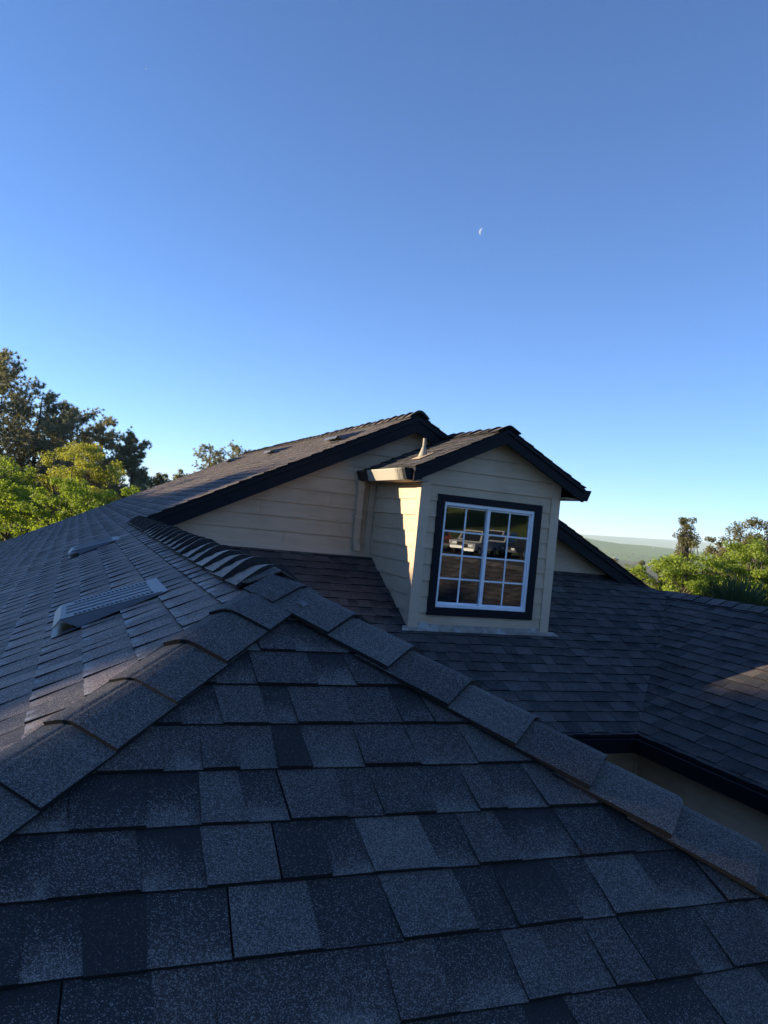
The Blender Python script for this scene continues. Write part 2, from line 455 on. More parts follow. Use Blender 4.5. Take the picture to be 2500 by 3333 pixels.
L1 = math.sqrt(2*drop*drop+(pz-ze)**2)
caps('right hip', (eaveE, eaveS, ze), Pk, nS, nE, .2015, .145, .0225, MAT['shingle'], L=.30, start=L1-math.floor(L1/.2015)*.2015-.09, stop=L1-.05)
caps('left hip', (eaveW, eaveS, ze), Pk, nS, nW, .2, .130, .017, MAT['shingle'], w2=.062, L=.30, start=L1-math.floor(L1/.2)*.2-.10+.01, stop=L1-.12)
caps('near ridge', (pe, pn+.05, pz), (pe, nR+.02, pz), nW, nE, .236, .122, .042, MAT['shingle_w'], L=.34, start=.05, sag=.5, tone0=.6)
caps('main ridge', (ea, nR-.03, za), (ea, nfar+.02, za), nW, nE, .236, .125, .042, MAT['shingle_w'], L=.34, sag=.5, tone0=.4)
caps('right ridge', (er3, sEnd, zr3), (er3, ne+tR*C1+.05, zr3), w3.n, e3.n, .21, .16, .016, MAT['shingle'], L=.31)
caps('dormer ridge', (dr_e, dr_n-.03, dr_z), (dr_e, backn, dr_z), dW.n, dE.n, .21, .14, .03, MAT['shingle'], L=.31)
# crumpled flashing and sealant at the hip peak
mb = MB()
mb.prism([Pk+Vector((-.085, .06, -.016)), Pk+Vector((.0, .0, .032)), Pk+Vector((.0, .11, .036)), Pk+Vector((-.11, .13, -.024))], (0, 0, .005))
mb.prism([Pk+Vector((.085, .06, -.016)), Pk+Vector((.0, .11, .036)), Pk+Vector((.0, .0, .032)), Pk+Vector((.05, -.03, .004))], (0, 0, .005))
mb.c = [[(.6, .5, 0, 1)]*len(f) for f in mb.f]; part(mb, 'peak_flashing', MAT['shingle'], color=True)
def dab(c, n, r, seed, name='sealant_dab'):
    g = random.Random(seed); mb = MB(); n = Vector(n); a = n.orthogonal().normalized(); b = n.cross(a); K = 12
    rr = [r*g.uniform(.55, 1.25) for _ in range(K)]
    o1 = [Vector(c)+(a*math.cos(6.283*k/K)+b*math.sin(6.283*k/K))*rr[k] for k in range(K)]
    o2 = [Vector(c)+(a*math.cos(6.283*k/K)+b*math.sin(6.283*k/K))*rr[k]*.6+n*.006 for k in range(K)]
    for k in range(K): mb.poly([o1[k], o1[(k+1) % K], o2[(k+1) % K], o2[k]])
    mb.poly(o2); return part(mb, name, MAT['sealant'], smooth=True)
dab(hipS.P(.655, run(2.235-eaveS), .030), nS, .016, 3)

# ---- rake boards (two-step barge boards) and soffits
def rake(e0, z0, e1, z1, y, hts, name='rake_board'):
    """board in plane y from (e0,z0) to (e1,z1) (roof deck line); hts=(strip top, strip bottom, board bottom) below the deck line"""
    mb = MB(); a, b, c = hts
    mb.prism([(e0, y, z0-b), (e1, y, z1-b), (e1, y, z1-c), (e0, y, z0-c)], (0, .045, 0))
    o = part(mb, name, MAT['navy'], bevel=.003)
    mb = MB(); mb.prism([(e0, y-.018, z0-a), (e1, y-.018, z1-a), (e1, y-.018, z1-b+.004), (e0, y-.018, z0-b+.004)], (0, .055, 0))
    mb.build('shingle_mould', MAT['navy'], o, bevel=.003)
    return o
G = (.016, .075, .205)
e_l = pe+.10
rake(e_l, pz+S*(e_l-pe), ea, za, nR, G)
e_r = ea+(za-(zb-S*(ng-nR)))/S-.02
rake(ea+.0005, za, e_r, za-S*(e_r-ea), nR, G)
DGs = (.012, .052, .152)
rake(deL, dr_z-S*(dr_e-deL), dr_e, dr_z, dr_n, DGs)
rake(dr_e+.0005, dr_z, deR, dr_z-S*(deR-dr_e), dr_n, DGs)
mb = MB()
for (a0, z0, a1, z1) in ((e_l, pz+S*(e_l-pe), ea, za), (ea, za, e_r, za-S*(e_r-ea))):
    mb.prism([(a0, nR+.046, z0-.10), (a1, nR+.046, z1-.10), (a1, nR+.046, z1-.115), (a0, nR+.046, z0-.115)], (0, ng-nR-.046, 0))
part(mb, 'soffit', MAT['soffit'])
mb = MB()
for (a0, z0, a1, z1) in ((deL, dr_z-S*(dr_e-deL), dr_e, dr_z), (dr_e, dr_z, deR, dr_z-S*(deR-dr_e))):
    mb.prism([(a0, dr_n+.046, z0-.06), (a1, dr_n+.046, z1-.06), (a1, dr_n+.046, z1-.075), (a0, dr_n+.046, z0-.075)], (0, nd-dr_n-.046+.01, 0))
zeD = dr_z-S*(dr_e-deL)
mb.box(deL+.01, ed1, dr_n+.05, ng, zeD-.135, zeD-.120); mb.box(ed2, deR-.01, dr_n+.05, ng, zeD-.135, zeD-.120)
part(mb, 'soffit', MAT['soffit'])

# ---- siding: every clapboard its own piece
LAP = .1655
def clapboards(wall, conv, to3, z0, z1, off, lap=LAP, cut=None, mat='beige', joints=()):
    """conv: counter-clockwise convex outline in wall (x,z); to3(x,z,out) -> world"""
    xs = [p[0] for p in conv]; z = off
    while z > z0: z -= lap
    while z < z1:
        rects = [(min(xs)-.1, max(xs)+.1, z, z+lap-.002)]
        if cut:
            cx0, cx1, cz0, cz1 = cut; r2 = []
            for (a, b, c, d) in rects:
                if d <= cz0 or c >= cz1: r2.append((a, b, c, d)); continue
                r2 += [(a, cx0, c, d), (cx1, b, c, d)]
                if c < cz0-.01: r2.append((cx0, cx1, c, cz0))
                if d > cz1+.01: r2.append((cx0, cx1, cz1, d))
            rects = r2
        if joints and rng.random() < .6:
            jx = rng.uniform(*joints); r2 = []
            for (a, b, c, d) in rects: r2 += [(a, jx-.0012, c, d), (jx+.0012, b, c, d)] if a+.3 < jx < b-.3 else [(a, b, c, d)]
            rects = r2
        for (a, b, c, d) in rects:
            pl = clip_convex([(a, c), (b, c), (b, d), (a, d)], conv)
            if len(pl) < 3: continue
            if max(p[1] for p in pl)-min(p[1] for p in pl) < .006: continue
            bow = rng.uniform(-.0012, .0012)
            f = lambda p: .021-.0155*(p[1]-z)/lap+bow
            mb = MB(); fr = [to3(p[0], p[1], f(p)) for p in pl]; bk = [to3(p[0], p[1], 0) for p in pl]; n = len(pl)
            mb.poly(fr)
            for i in range(n): mb.poly([fr[(i+1) % n], fr[i], bk[i], bk[(i+1) % n]])
            mb.build('clapboard', MAT[mat], wall)
        z += lap
southw = lambda y: (lambda x, z, o: (x, y-o, z))
westw = lambda x: (lambda q, z, o: (x-o, -q, z))       # q = -y so that the outline stays counter-clockwise seen from the west
eastw = lambda x: (lambda q, z, o: (x+o, q, z))
# main gable wall
gt = za-.09; gl, gr = ea-(gt-zb)/S, ea+(gt-zb)/S
mb = MB(); mb.prism([(gl, ng+.004, zb-.05), (gr, ng+.004, zb-.05), (ea, ng+.004, gt)], (0, .1, 0))
gw = part(mb, 'gable_wall', MAT['beige'])
clapboards(gw, [(gl, zb+.05), (gr, zb+.05), (ea, gt)], southw(ng+.003), zb, gt, zb+.186-.0, joints=(1.2, 2.8))
mb = MB(); mb.prism([(gl+.12, ng-.020, zb-.02), (ed1-.02, ng-.020, zb-.02), (ed1-.02, ng-.020, zb+.05), (gl+.12, ng-.020, zb+.05)], (0, .022, 0))
mb.build('base_board', MAT['beige_trim'], gw)
mb = MB(); mb.prism([(ed2+.02, ng-.020, zb-.02), (gr-.14, ng-.020, zb-.02), (gr-.14, ng-.020, zb+.05), (ed2+.02, ng-.020, zb+.05)], (0, .022, 0))
mb.build('base_board', MAT['beige_trim'], gw)
mb = MB(); mb.box(3.17, ed1-.03, ng-.028, ng, zb-.01, .60+H0); mb.build('corner_board', MAT['beige_trim'], gw)
# apron flashing where the south slope meets the wall
mb = MB(); mb.prism([s2.P(.95, tG-.075, .012), s2.P(ed1, tG-.075, .012), s2.P(ed1, tG, .03), s2.P(.95, tG, .03)], (0, 0, .002))
mb.build('apron_flashing', MAT['beige_trim'], gw)

# dormer walls
zS2 = lambda n: zb+S*(n-ng)
wx0, wx1, wz0, wz1 = 3.535, 4.627, -.813+H0, .283+H0     # window opening
tx0, tx1, tz0, tz1 = 3.452, 4.716, -.897+H0, .357+H0     # outer edge of dark casing
zd0 = zS2(nd)-.03; zdt = dr_z-.075
mb = MB()
def wallpoly(x0, x1, z0, z1):
    return clip_convex([(x0, z0), (x1, z0), (x1, z1), (x0, z1)], [(ed1, zd0-.2), (ed2, zd0-.2), (ed2, zdt-S*(ed2-dr_e)), (dr_e, zdt), (ed1, zdt-S*(dr_e-ed1))])
for r in ((ed1, wx0, zd0, zdt), (wx1, ed2, zd0, zdt), (wx0, wx1, zd0, wz0), (wx0, wx1, wz1, zdt)):
    mb.prism([(x, nd+.003, z) for x, z in wallpoly(*r)], (0, .09, 0))
dw = part(mb, 'dormer_front_wall', MAT['beige'])
cb = .088
clapboards(dw, [(ed1+cb, zd0+.05), (ed2-cb, zd0+.05), (ed2-cb, zdt-S*(ed2-cb-dr_e)), (dr_e, zdt), (ed1+cb, zdt-S*(dr_e-ed1-cb))], southw(nd+.002), zd0, zdt, .116+H0, cut=(tx0+.01, tx1-.01, tz0+.01, tz1-.01))
for a, b in ((ed1, ed1+cb), (ed2-cb, ed2)):
    mb = MB(); top = zdt-S*(abs((a if a < dr_e-.5 else b)-dr_e))-.0
    mb.box(a-.022 if a == ed1 else a+.001, b-.001 if a == ed1 else b+.022, nd-.024, nd+.002, zd0, top); mb.build('corner_board', MAT['beige_trim'], dw, bevel=.003)
mb = MB(); mb.box(ed1+cb, ed2-cb, nd-.018, nd, zd0, zd0+.05); mb.build('base_board', MAT['beige_trim'], dw)
for sgn in (0, 1):
    x = ed2 if sgn else ed1
    zt = zeD-.12
    q = [(nd, zS2(nd)-.03), (ng, zb-.03), (ng, zt), (nd, zt)]
    mb = MB(); mb.prism([(x+(-.003 if sgn else .003), a, b) for a, b in q], (-.09 if sgn else .09, 0, 0))
    sw = part(mb, 'dormer_side_wall', MAT['beige'])
    if sgn: clapboards(sw, [(nd+.09, zS2(nd+.09)), (ng-.03, zS2(ng-.03)), (ng-.03, zt), (nd+.09, zt)], eastw(x), zS2(nd), zt, .116+H0)
    else: clapboards(sw, [(-ng+.03, zb-S*.03), (-nd-.09, zS2(nd+.09)), (-nd-.09, zt), (-ng+.03, zt)], westw(x), zS2(nd), zt, .116+H0)
    mb = MB(); mb.prism([(x+(.001 if sgn else -.001), a, b) for a, b in ((nd+.0035, zd0), (nd+.075, zS2(nd+.075)-.01), (nd+.075, zt), (nd+.0035, zt))], (.021 if sgn else -.0215, 0, 0)); mb.build('corner_board', MAT['beige_trim'], sw)
    mb = MB(); mb.box(*( (x+.001, x+.022) if sgn else (x-.022, x-.001)), ng-.035, ng-.001, zb-.02, zt); mb.build('corner_board', MAT['beige_trim'], sw)
# dark room behind the window (walls only, open to the window)
mb = MB(); a, b, c, d, e_, f_ = ed1+.1, ed2-.1, nd+.10, 8.38, -.93+H0, .42+H0
mb.poly([(a, d, e_), (b, d, e_), (b, d, f_), (a, d, f_)]); mb.poly([(a, c, e_), (b, c, e_), (b, d, e_), (a, d, e_)]); mb.poly([(a, c, f_), (a, d, f_), (b, d, f_), (b, c, f_)])
mb.poly([(a, c, e_), (a, d, e_), (a, d, f_), (a, c, f_)]); mb.poly([(b, c, e_), (b, c, f_), (b, d, f_), (b, d, e_)])
part(mb, 'room_lining', MAT['inside'])
# flashing apron under the dormer front
mb = MB()
fa = [s2.P(3.165, run(nd-ne)-.085, .014), s2.P(5.055, run(nd-ne)-.075, .014), s2.P(5.02, run(nd-ne), .016), s2.P(3.20, run(nd-ne), .016)]
mb.prism(fa, s2.n*.004)
mb.prism([s2.P(ed1-.02, run(nd-ne)-.012, .016), s2.P(ed2+.02, run(nd-ne)-.012, .016), s2.P(ed2+.02, run(nd-ne)+.02, .06), s2.P(ed1-.02, run(nd-ne)+.02, .06)], (0, -.003, 0))
part(mb, 'dormer_flashing', MAT['flashing'])

# ---- dormer window
mb = MB(); y0, y1 = nd-.034, nd+.01
mb.box(tx0, tx1, y0, y1, wz1, tz1); o = None
win = part(mb, 'window', MAT['navy'], bevel=.004)
for bx in ((tx0, tx1, tz0, wz0), (tx0, wx0, wz0+.0005, wz1-.0005), (wx1, tx1, wz0+.0005, wz1-.0005)):
    mb = MB(); mb.box(bx[0], bx[1], y0+.001, y1, bx[2], bx[3]); mb.build('casing', MAT['navy'], win, bevel=.004)
def bar(name, x0, x1, ya, yb, z0, z1, mat='white_vinyl', bevel=.003):
    mb = MB(); mb.box(x0, x1, ya, yb, z0, z1); return mb.build(name, MAT[mat], win, bevel=bevel)
fw = .026; fy0, fy1 = nd-.022, nd+.07
bar('frame', wx0, wx1, fy0, fy1, wz1-fw-.006, wz1); bar('frame', wx0, wx1, fy0, fy1, wz0, wz0+fw+.004)
bar('frame', wx0, wx0+fw, fy0+.001, fy1, wz0+fw+.004, wz1-fw-.006); bar('frame', wx1-fw, wx1, fy0+.001, fy1, wz0+fw+.004, wz1-fw-.006)
mx = (wx0+wx1)/2
for k, (a, b) in enumerate(((wx0+fw, mx+.018), (mx-.018, wx1-fw))):
    sy0 = nd+(.002 if k else .026); sy1 = sy0+.022; q = .020
    z0, z1 = wz0+fw+.004, wz1-fw-.006
    bar('sash', a, b, sy0, sy1, z1-q, z1); bar('sash', a, b, sy0, sy1, z0, z0+q)
    bar('sash', a, a+(.036 if k else q), sy0-.0005, sy1, z0+q, z1-q); bar('sash', b-(q if k else .036), b, sy0-.0005, sy1, z0+q, z1-q)
    ga, gb = a+(.036 if k else q), b-(q if k else .036); g0, g1 = z0+q, z1-q
    mu = .0085
    bar('muntin', (ga+gb)/2-mu, (ga+gb)/2+mu, sy0+.004, sy0+.012, g0, g1, bevel=.001)
    for r in range(1, 4): bar('muntin', ga, gb, sy0+.0045, sy0+.0115, g0+(g1-g0)*r/4-mu, g0+(g1-g0)*r/4+mu, bevel=.001)
    for cx in range(2):
        for r in range(4):
            xa, xb = ga+(gb-ga)*cx/2+(.0 if cx == 0 else mu), ga+(gb-ga)*(cx+1)/2-(mu if cx == 0 else 0)
            za_, zb_ = g0+(g1-g0)*r/4+(mu if r else 0), g0+(g1-g0)*(r+1)/4-(mu if r < 3 else 0)
            t = rng.uniform(-.0004, .0004); t2 = rng.uniform(-.0003, .0003)
            mb = MB(); mb.poly([(xa, sy0+.008-t2, za_), (xb, sy0+.008+t2, za_), (xb, sy0+.008+t2+t, zb_), (xa, sy0+.008-t2+t, zb_)])
            mb.build('pane', MAT['glass'], win)
for k in range(3): bar('weep_cover', wx0+.12+.36*k, wx0+.15+.36*k, fy0-.004, fy0, wz0+.006, wz0+.014, bevel=.001)

# ---- gutters, downspout, fascia
def gutter(p0, p1, out, name='gutter', mat='navy', wtop=.115, wbot=.082, h=.115, ends=True):
    p0, p1, out = Vector(p0), Vector(p1), Vector(out); d = (p1-p0)
    prof = [(0, 0), (0, -h), (wbot, -h), (wtop, -.012), (wtop, 0), (wtop-.012, 0), (wtop-.012, -.008), (wbot-.004, -h+.006), (.004, -h+.006), (.004, 0)]
    mb = MB(); A = [p0+out*a+Vector((0, 0, b)) for a, b in prof]; B = [q+d for q in A]; n = len(A)
    for i in range(n): mb.poly([A[i], A[(i+1) % n], B[(i+1) % n], B[i]])
    for E_ in (A, B): mb.poly(E_[:5])
    mb.poly(A); mb.poly(B)
    return part(mb, name, MAT[mat])
gutter((deL-.002, dr_n+.05, zeD-.018), (deL-.002, ng-.002, zeD-.018), (-1, 0, 0), mat='gutter_half', wtop=.085, wbot=.05, h=.118)
gutter((deR+.002, dr_n+.01, zeD-.018), (deR+.002, ng-.002, zeD-.018), (1, 0, 0), wtop=.095, wbot=.055, h=.118)
gutter((eaveE-.2, ne+.02, ze-.012), (ew3-.0, ne+.02, ze-.012), (0, -1, 0), wtop=.11, wbot=.09, h=.135)
gutter((ew3+.02, ne+.02, ze-.012), (ew3+.02, sEnd, ze-.012), (-1, 0, 0), wtop=.11, wbot=.09, h=.135)
gutter((eaveE-.02, eaveS, ze-.012), (eaveE-.02, ne, ze-.012), (1, 0, 0))
gutter((eaveW+.02, eaveS, ze-.012), (eaveW+.02, nfar, ze-.012), (-1, 0, 0))
gutter((eaveW, eaveS+.02, ze-.012), (eaveE, eaveS+.02, ze-.012), (0, -1, 0))
mb = MB()      # fascia behind the court gutters
mb.box(eaveE-.15, ew3, ne+.022, ne+.045, ze-.155, ze-.01); part(mb, 'fascia_board', MAT['navy'])
mb = MB(); mb.box(ew3+.022, ew3+.045, sEnd, ne+.022, ze-.155, ze-.01); part(mb, 'fascia_board', MAT['navy'])
mb = MB(); mb.box(deL+.0005, deL+.02, dr_n+.05, ng-.002, zeD-.135, zeD-.02); part(mb, 'fascia_board', MAT['navy'])
mb = MB(); mb.box(deR-.02, deR-.0005, dr_n+.05, ng-.002, zeD-.135, zeD-.02); part(mb, 'fascia_board', MAT['navy'])
# downspout in the corner of gable wall and dormer
def rect_tube(path, hw, hd):
    mb = MB(); rings = []
    for p in path: rings.append([(p[0]-hw, p[1]-hd, p[2]), (p[0]+hw, p[1]-hd, p[2]), (p[0]+hw, p[1]+hd, p[2]), (p[0]-hw, p[1]+hd, p[2])])
    for i in range(len(rings)-1):
        for k in range(4): mb.poly([rings[i][k], rings[i][(k+1) % 4], rings[i+1][(k+1) % 4], rings[i+1][k]])
    mb.poly(rings[0]); mb.poly(rings[-1]); return mb
dsx, dsy = 3.048, ng-.055
ds = part(rect_tube([(dsx, dsy, zeD-.13), (dsx, dsy, zb+.14), (dsx+.006, dsy-.015, zb+.11), (dsx+.004, dsy-.055, zb+.045)], .034, .026), 'downspout', MAT['beige_trim'], bevel=.004)
mb = rect_tube([(dsx, dsy, zeD-.13), (dsx, dsy, zeD-.24)], .039, .031); mb.build('sleeve', MAT['beige_trim'], ds, bevel=.004)
mb = MB(); mb.box(dsx-.05, dsx+.05, dsy-.030, ng-.018, zb+.42, zb+.445); mb.build('strap', MAT['beige_trim'], ds)

# ---- walls below the eaves
def plain_wall(outline, d, name='wall'):
    mb = MB(); mb.prism(outline, d); return part(mb, name, MAT['beige'])
cw = ne+.36; wtop = ze-.15
w1 = plain_wall([(eaveE-.4, cw+.003, 0), (ew3+.6, cw+.003, 0), (ew3+.6, cw+.003, wtop), (eaveE-.4, cw+.003, wtop)], (0, .1, 0))
clapboards(w1, [(eaveE-.3, 1.2), (ew3+.29, 1.2), (ew3+.29, wtop), (eaveE-.3, wtop)], southw(cw), 1.2, wtop, wtop-.30, lap=.30)
mb = MB(); mb.box(ew3+.292, ew3+.36, cw-.022, cw, 0, wtop); mb.build('corner_board', MAT['beige_trim'], w1)
w2 = plain_wall([(ew3+.363, sEnd+.3, 0), (ew3+.363, cw, 0), (ew3+.363, cw, wtop), (ew3+.363, sEnd+.3, wtop)], (.1, 0, 0))
clapboards(w2, [(-cw+.03, 1.2), (-sEnd-.35, 1.2), (-sEnd-.35, wtop), (-cw+.03, wtop)], westw(ew3+.36), 1.2, wtop, wtop-.30, lap=.30)
mb = MB(); mb.box(eaveE-.3, ew3+.36, ne+.046, cw, ze-.17, ze-.155); mb.box(ew3+.046, ew3+.36, sEnd, ne+.046, ze-.169, ze-.154); part(mb, 'soffit', MAT['soffit'])
x0, x1 = eaveW+.45, eaveE-.45
plain_wall([(x1, eaveS+.45, 0), (x1, cw, 0), (x1, cw, wtop), (x1, eaveS+.45, wtop)], (-.1, 0, 0))
plain_wall([(x0, eaveS+.45, 0), (x0, nfar-.4, 0), (x0, nfar-.4, wtop), (x0, eaveS+.45, wtop)], (.1, 0, 0))
plain_wall([(x0+.1, eaveS+.45, 0), (x1-.1, eaveS+.45, 0), (x1-.1, eaveS+.45, wtop), (x0+.1, eaveS+.45, wtop)], (0, .1, 0))
xr = er3+(er3-ew3)-.45
plain_wall([(ew3+.363, sEnd+.3, 0), (xr, sEnd+.3, 0), (xr, sEnd+.3, ze), (er3, sEnd+.3, zr3-.05), (ew3+.363, sEnd+.3, ze)], (0, -.1, 0))
plain_wall([(xr, sEnd+.3, 0), (xr, nfar-.4, 0), (xr, nfar-.4, wtop), (xr, sEnd+.3, wtop)], (-.1, 0, 0))
plain_wall([(x0+.1, nfar-.4, 0), (xr-.1, nfar-.4, 0), (xr-.1, nfar-.4, wtop), (ea, nfar-.4, za-.12), (x0+.1, nfar-.4, wtop)], (0, -.1, 0))

# ---- slant-back roof vents on the west slope
def roof_vent(e0, e1, n0, n1, h, detail):
    t0, t1 = run(e0-eaveW), run(e1-eaveW); P = lambda n, t, hh: wS.P(-n, t, hh)
    b = .012
    mb = MB()   # hood: flush at the upslope end, open and raised at the downslope end
    A = [P(n0+.02, t0, h), P(n1-.02, t0, h), P(n1, t1, b+.004), P(n0, t1, b+.004)]
    mb.prism([A[0], A[1], A[2], A[3]], wS.n*-.004)
    mb.prism([P(n0+.02, t0, h-.004), P(n0, t1, b), P(n0-.01, t0+.05, b)], wS.a*.003)
    mb.prism([P(n1-.02, t0, h-.004), P(n1, t1, b), P(n1+.01, t0+.05, b)], wS.a*-.003)
    mb.prism([P(n0+.02, t0, h), P(n1-.02, t0, h), P(n1+.0, t0-.035, h-.018), P(n0, t0-.035, h-.018)], wS.n*-.003)
    v = part(mb, 'roof_vent', MAT['vent'])
    mb = MB(); mb.prism([P(n0-.02, t0-.05, b), P(n1-.25, t0-.05, b), P(n1+.02, t1+.02, b), P(n0-.02, t1+.02, b)], wS.n*.0015)
    mb.build('flange', MAT['vent'], v)
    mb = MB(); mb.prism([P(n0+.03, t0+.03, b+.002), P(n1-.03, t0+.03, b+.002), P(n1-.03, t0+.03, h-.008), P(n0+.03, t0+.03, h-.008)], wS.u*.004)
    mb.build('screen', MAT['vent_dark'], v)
    if detail:
        hh = lambda t: h+(b+.004-h)*(t-t0)/(t1-t0)
        for nn in (n0+.055, n1-.055):
            k = 0
            while t0+.05+k*.0165 < t1-.035:
                t = t0+.05+k*.0165; mb = MB()
                q = [P(nn-.022, t, hh(t)), P(nn+.022, t, hh(t)), P(nn+.022, t+.012, hh(t)), P(nn-.022, t+.012, hh(t)), P(nn-.016, t+.001, hh(t)+.007), P(nn+.016, t+.001, hh(t)+.007), P(nn+.018, t+.011, hh(t)+.002), P(nn-.018, t+.011, hh(t)+.002)]
                mb.hexa(q); mb.build('louvre', MAT['vent'], v); k += 1
        for f in (.30, .5, .68):
            nn = n0+(n1-n0)*f; mb = MB()
            mb.prism([P(nn-.0035, t0+.02, hh(t0+.02)+.0005), P(nn+.0035, t0+.02, hh(t0+.02)+.0005), P(nn+.0035, t1-.03, hh(t1-.03)+.0005), P(nn-.0035, t1-.03, hh(t1-.03)+.0005)], wS.n*.003)
            mb.build('rib', MAT['scratch'], v)
    return v
roof_vent(.015, .345, 3.04, 3.48, .06, True)
roof_vent(.035, .345, 6.52, 6.96, .058, True)
for n0 in (8.95, 12.4, 16.2): roof_vent(2.90, 3.22, n0, n0+.5, .075, False)
# plumbing vent with lead boot on the dormer roof
vp = Vector((3.375, 7.50, dr_z-S*(dr_e-3.375)))
mb = MB(); mb.tube([vp+Vector((0, 0, -.02)), vp+Vector((0, 0, .20))], .0185, 12)
MAT['pipe'] = paint_mat('grey_olive_pipe_paint', (.27, .25, .20), .12, .6)
pipe = part(mb, 'vent_pipe', MAT['pipe'], smooth=False)
mb = MB(); mb.tube([vp+Vector((-.004, 0, -.012)), vp+Vector((0, 0, .02)), vp+Vector((0, 0, .075)), vp+Vector((0, 0, .10)), vp+Vector((0, 0, .106))], [.056, .049, .030, .0255, .02], 14); mb.build('boot', MAT['pipe'], pipe, smooth=True)
mb = MB(); mb.prism([dW.P(-vp.y-.10, run(vp.x-deL)-.09, .013), dW.P(-vp.y+.10, run(vp.x-deL)-.09, .013), dW.P(-vp.y+.10, run(vp.x-deL)+.09, .013), dW.P(-vp.y-.10, run(vp.x-deL)+.09, .013)], dW.n*.002); mb.build('flange', MAT['beige_trim'], pipe)

# ------------------------------------------------------------------ terrain
def vnoise(x, y, seed=0):
    xi, yi = math.floor(x), math.floor(y); fx, fy = x-xi, y-yi
    h = lambda a, b: (math.sin(a*127.1+b*311.7+seed*74.7)*43758.5453) % 1.0
    u, v = fx*fx*(3-2*fx), fy*fy*(3-2*fy)
    return (h(xi, yi)*(1-u)+h(xi+1, yi)*u)*(1-v)+(h(xi, yi+1)*(1-u)+h(xi+1, yi+1)*u)*v
def fbm(x, y, seed=0, o=4):
    s, a = 0, .5
    for k in range(o): s += a*vnoise(x, y, seed+k); x *= 2.03; y *= 2.03; a *= .5
    return s
def hgt(x, y):
    r = math.hypot(x-2, y-6); az = math.degrees(math.atan2(x, y))
    d = lambda c, wd: max(0, 1-(abs((az-c+180) % 360-180)/wd)**2)
    we = smooth01(0, .75, d(45, 62)); wsx = smooth01(0, .6, d(165, 85)); wn = smooth01(0, .6, d(-30, 60))
    h = 0
    h += wsx*(2.7*smooth01(9, 34, r)+.02*max(0, min(r, 260)-34)+9*smooth01(62, 130, r))
    h += wn*(.9*smooth01(20, 60, r)+4.2*smooth01(50, 130, r)+.015*max(0, min(r, 400)-100))
    h -= we*(5*smooth01(14, 60, r)+10*smooth01(50, 220, r)+27*smooth01(200, 1100, r))
    h -= (1-we)*20*smooth01(500, 2500, r)
    if r > 1400:
        a = smooth01(2500, 3600, r)*(1-.55*smooth01(3800, 6500, r))
        h += a*(70+26*(fbm(x/500, y/500, 3)-.5)*2+34*(fbm(x/210, y/210, 8, 3)-.5)-2.2*min(8, max(-8, az-37))*we*min(1, max(0, (9000-r)/9000)))
        b = smooth01(7500, 12500, r)
        h += b*(172+45*(fbm(x/2600, y/2600, 5)-.5)*2+5*min(8, max(-8, (az-38))))
    if r > 25: h += (fbm(x/23, y/23, 1, 3)-.45)*min(1.2, (r-25)/60)
    return h
def ground_mat():
    m = M('hill_grass'); p = m.pos()
    n1 = m.noise(p, .9, 5, .65); n2 = m.noise(p, .012, 5, .6); n3 = m.noise(p, 14, 3, .6)
    c = m.mix(n1, (.035, .062, .016), (.075, .105, .030)); c = m.mix(m.ramp(n3, [(.4, 0), (.75, .5)]), c, (.11, .10, .05))
    c = m.mix(m.ramp(n2, [(.42, 0), (.62, .6)]), c, (.10, .135, .045))
    far = m.n('VectorMath', operation='LENGTH', i_0=p).outputs['Value']
    f = m.n('MapRange', i_Value=far); f.inputs[1].default_value = 2300; f.inputs[2].default_value = 2700
    c = m.mix(f.outputs[0], c, m.mix(m.noise(p, .004, 4, .55), (.10, .175, .03), (.16, .23, .05)))
    return m.surf(c, .95, m.bump(n3, .4, .05), .1)
MAT['ground'] = ground_mat()
verts, faces = [(2, 6, hgt(2, 6))], []
radii = [3*1.055**k for k in range(0, 172)]; NA = 240
radii = [r for r in radii if r < 26000]
for r in radii:
    for k in range(NA):
        a = 2*math.pi*k/NA; x, y = 2+r*math.sin(a), 6+r*math.cos(a); verts.append((x, y, hgt(x, y)))
for k in range(NA): faces.append((0, 1+(k+1) % NA, 1+k))
for i in range(len(radii)-1):
    for k in range(NA):
        a, b = 1+i*NA+k, 1+i*NA+(k+1) % NA; faces.append((a, b, b+NA, a+NA))
me = bpy.data.meshes.new('ground'); me.from_pydata(verts, [], faces); me.materials.append(MAT['ground'])
me.polygons.foreach_set('use_smooth', [True]*len(me.polygons))
mb = MB(); mb.box(eaveE-.44, ew3+.36, -2.5, cw, hgt(4, 2)-.2, .06)  # unseen pale slab, added to bounce light onto the court walls
pm = M('pale_bounce_concrete'); tag(mb.build('bounce_slab', pm.surf(pm.mix(pm.noise(pm.pos(), 2.5, 5, .6), (.38, .36, .33), (.52, .5, .46)), .9)), kind='structure')
gnd = bpy.data.objects.new('ground', me); COL.objects.link(gnd); tag(gnd, kind='structure')

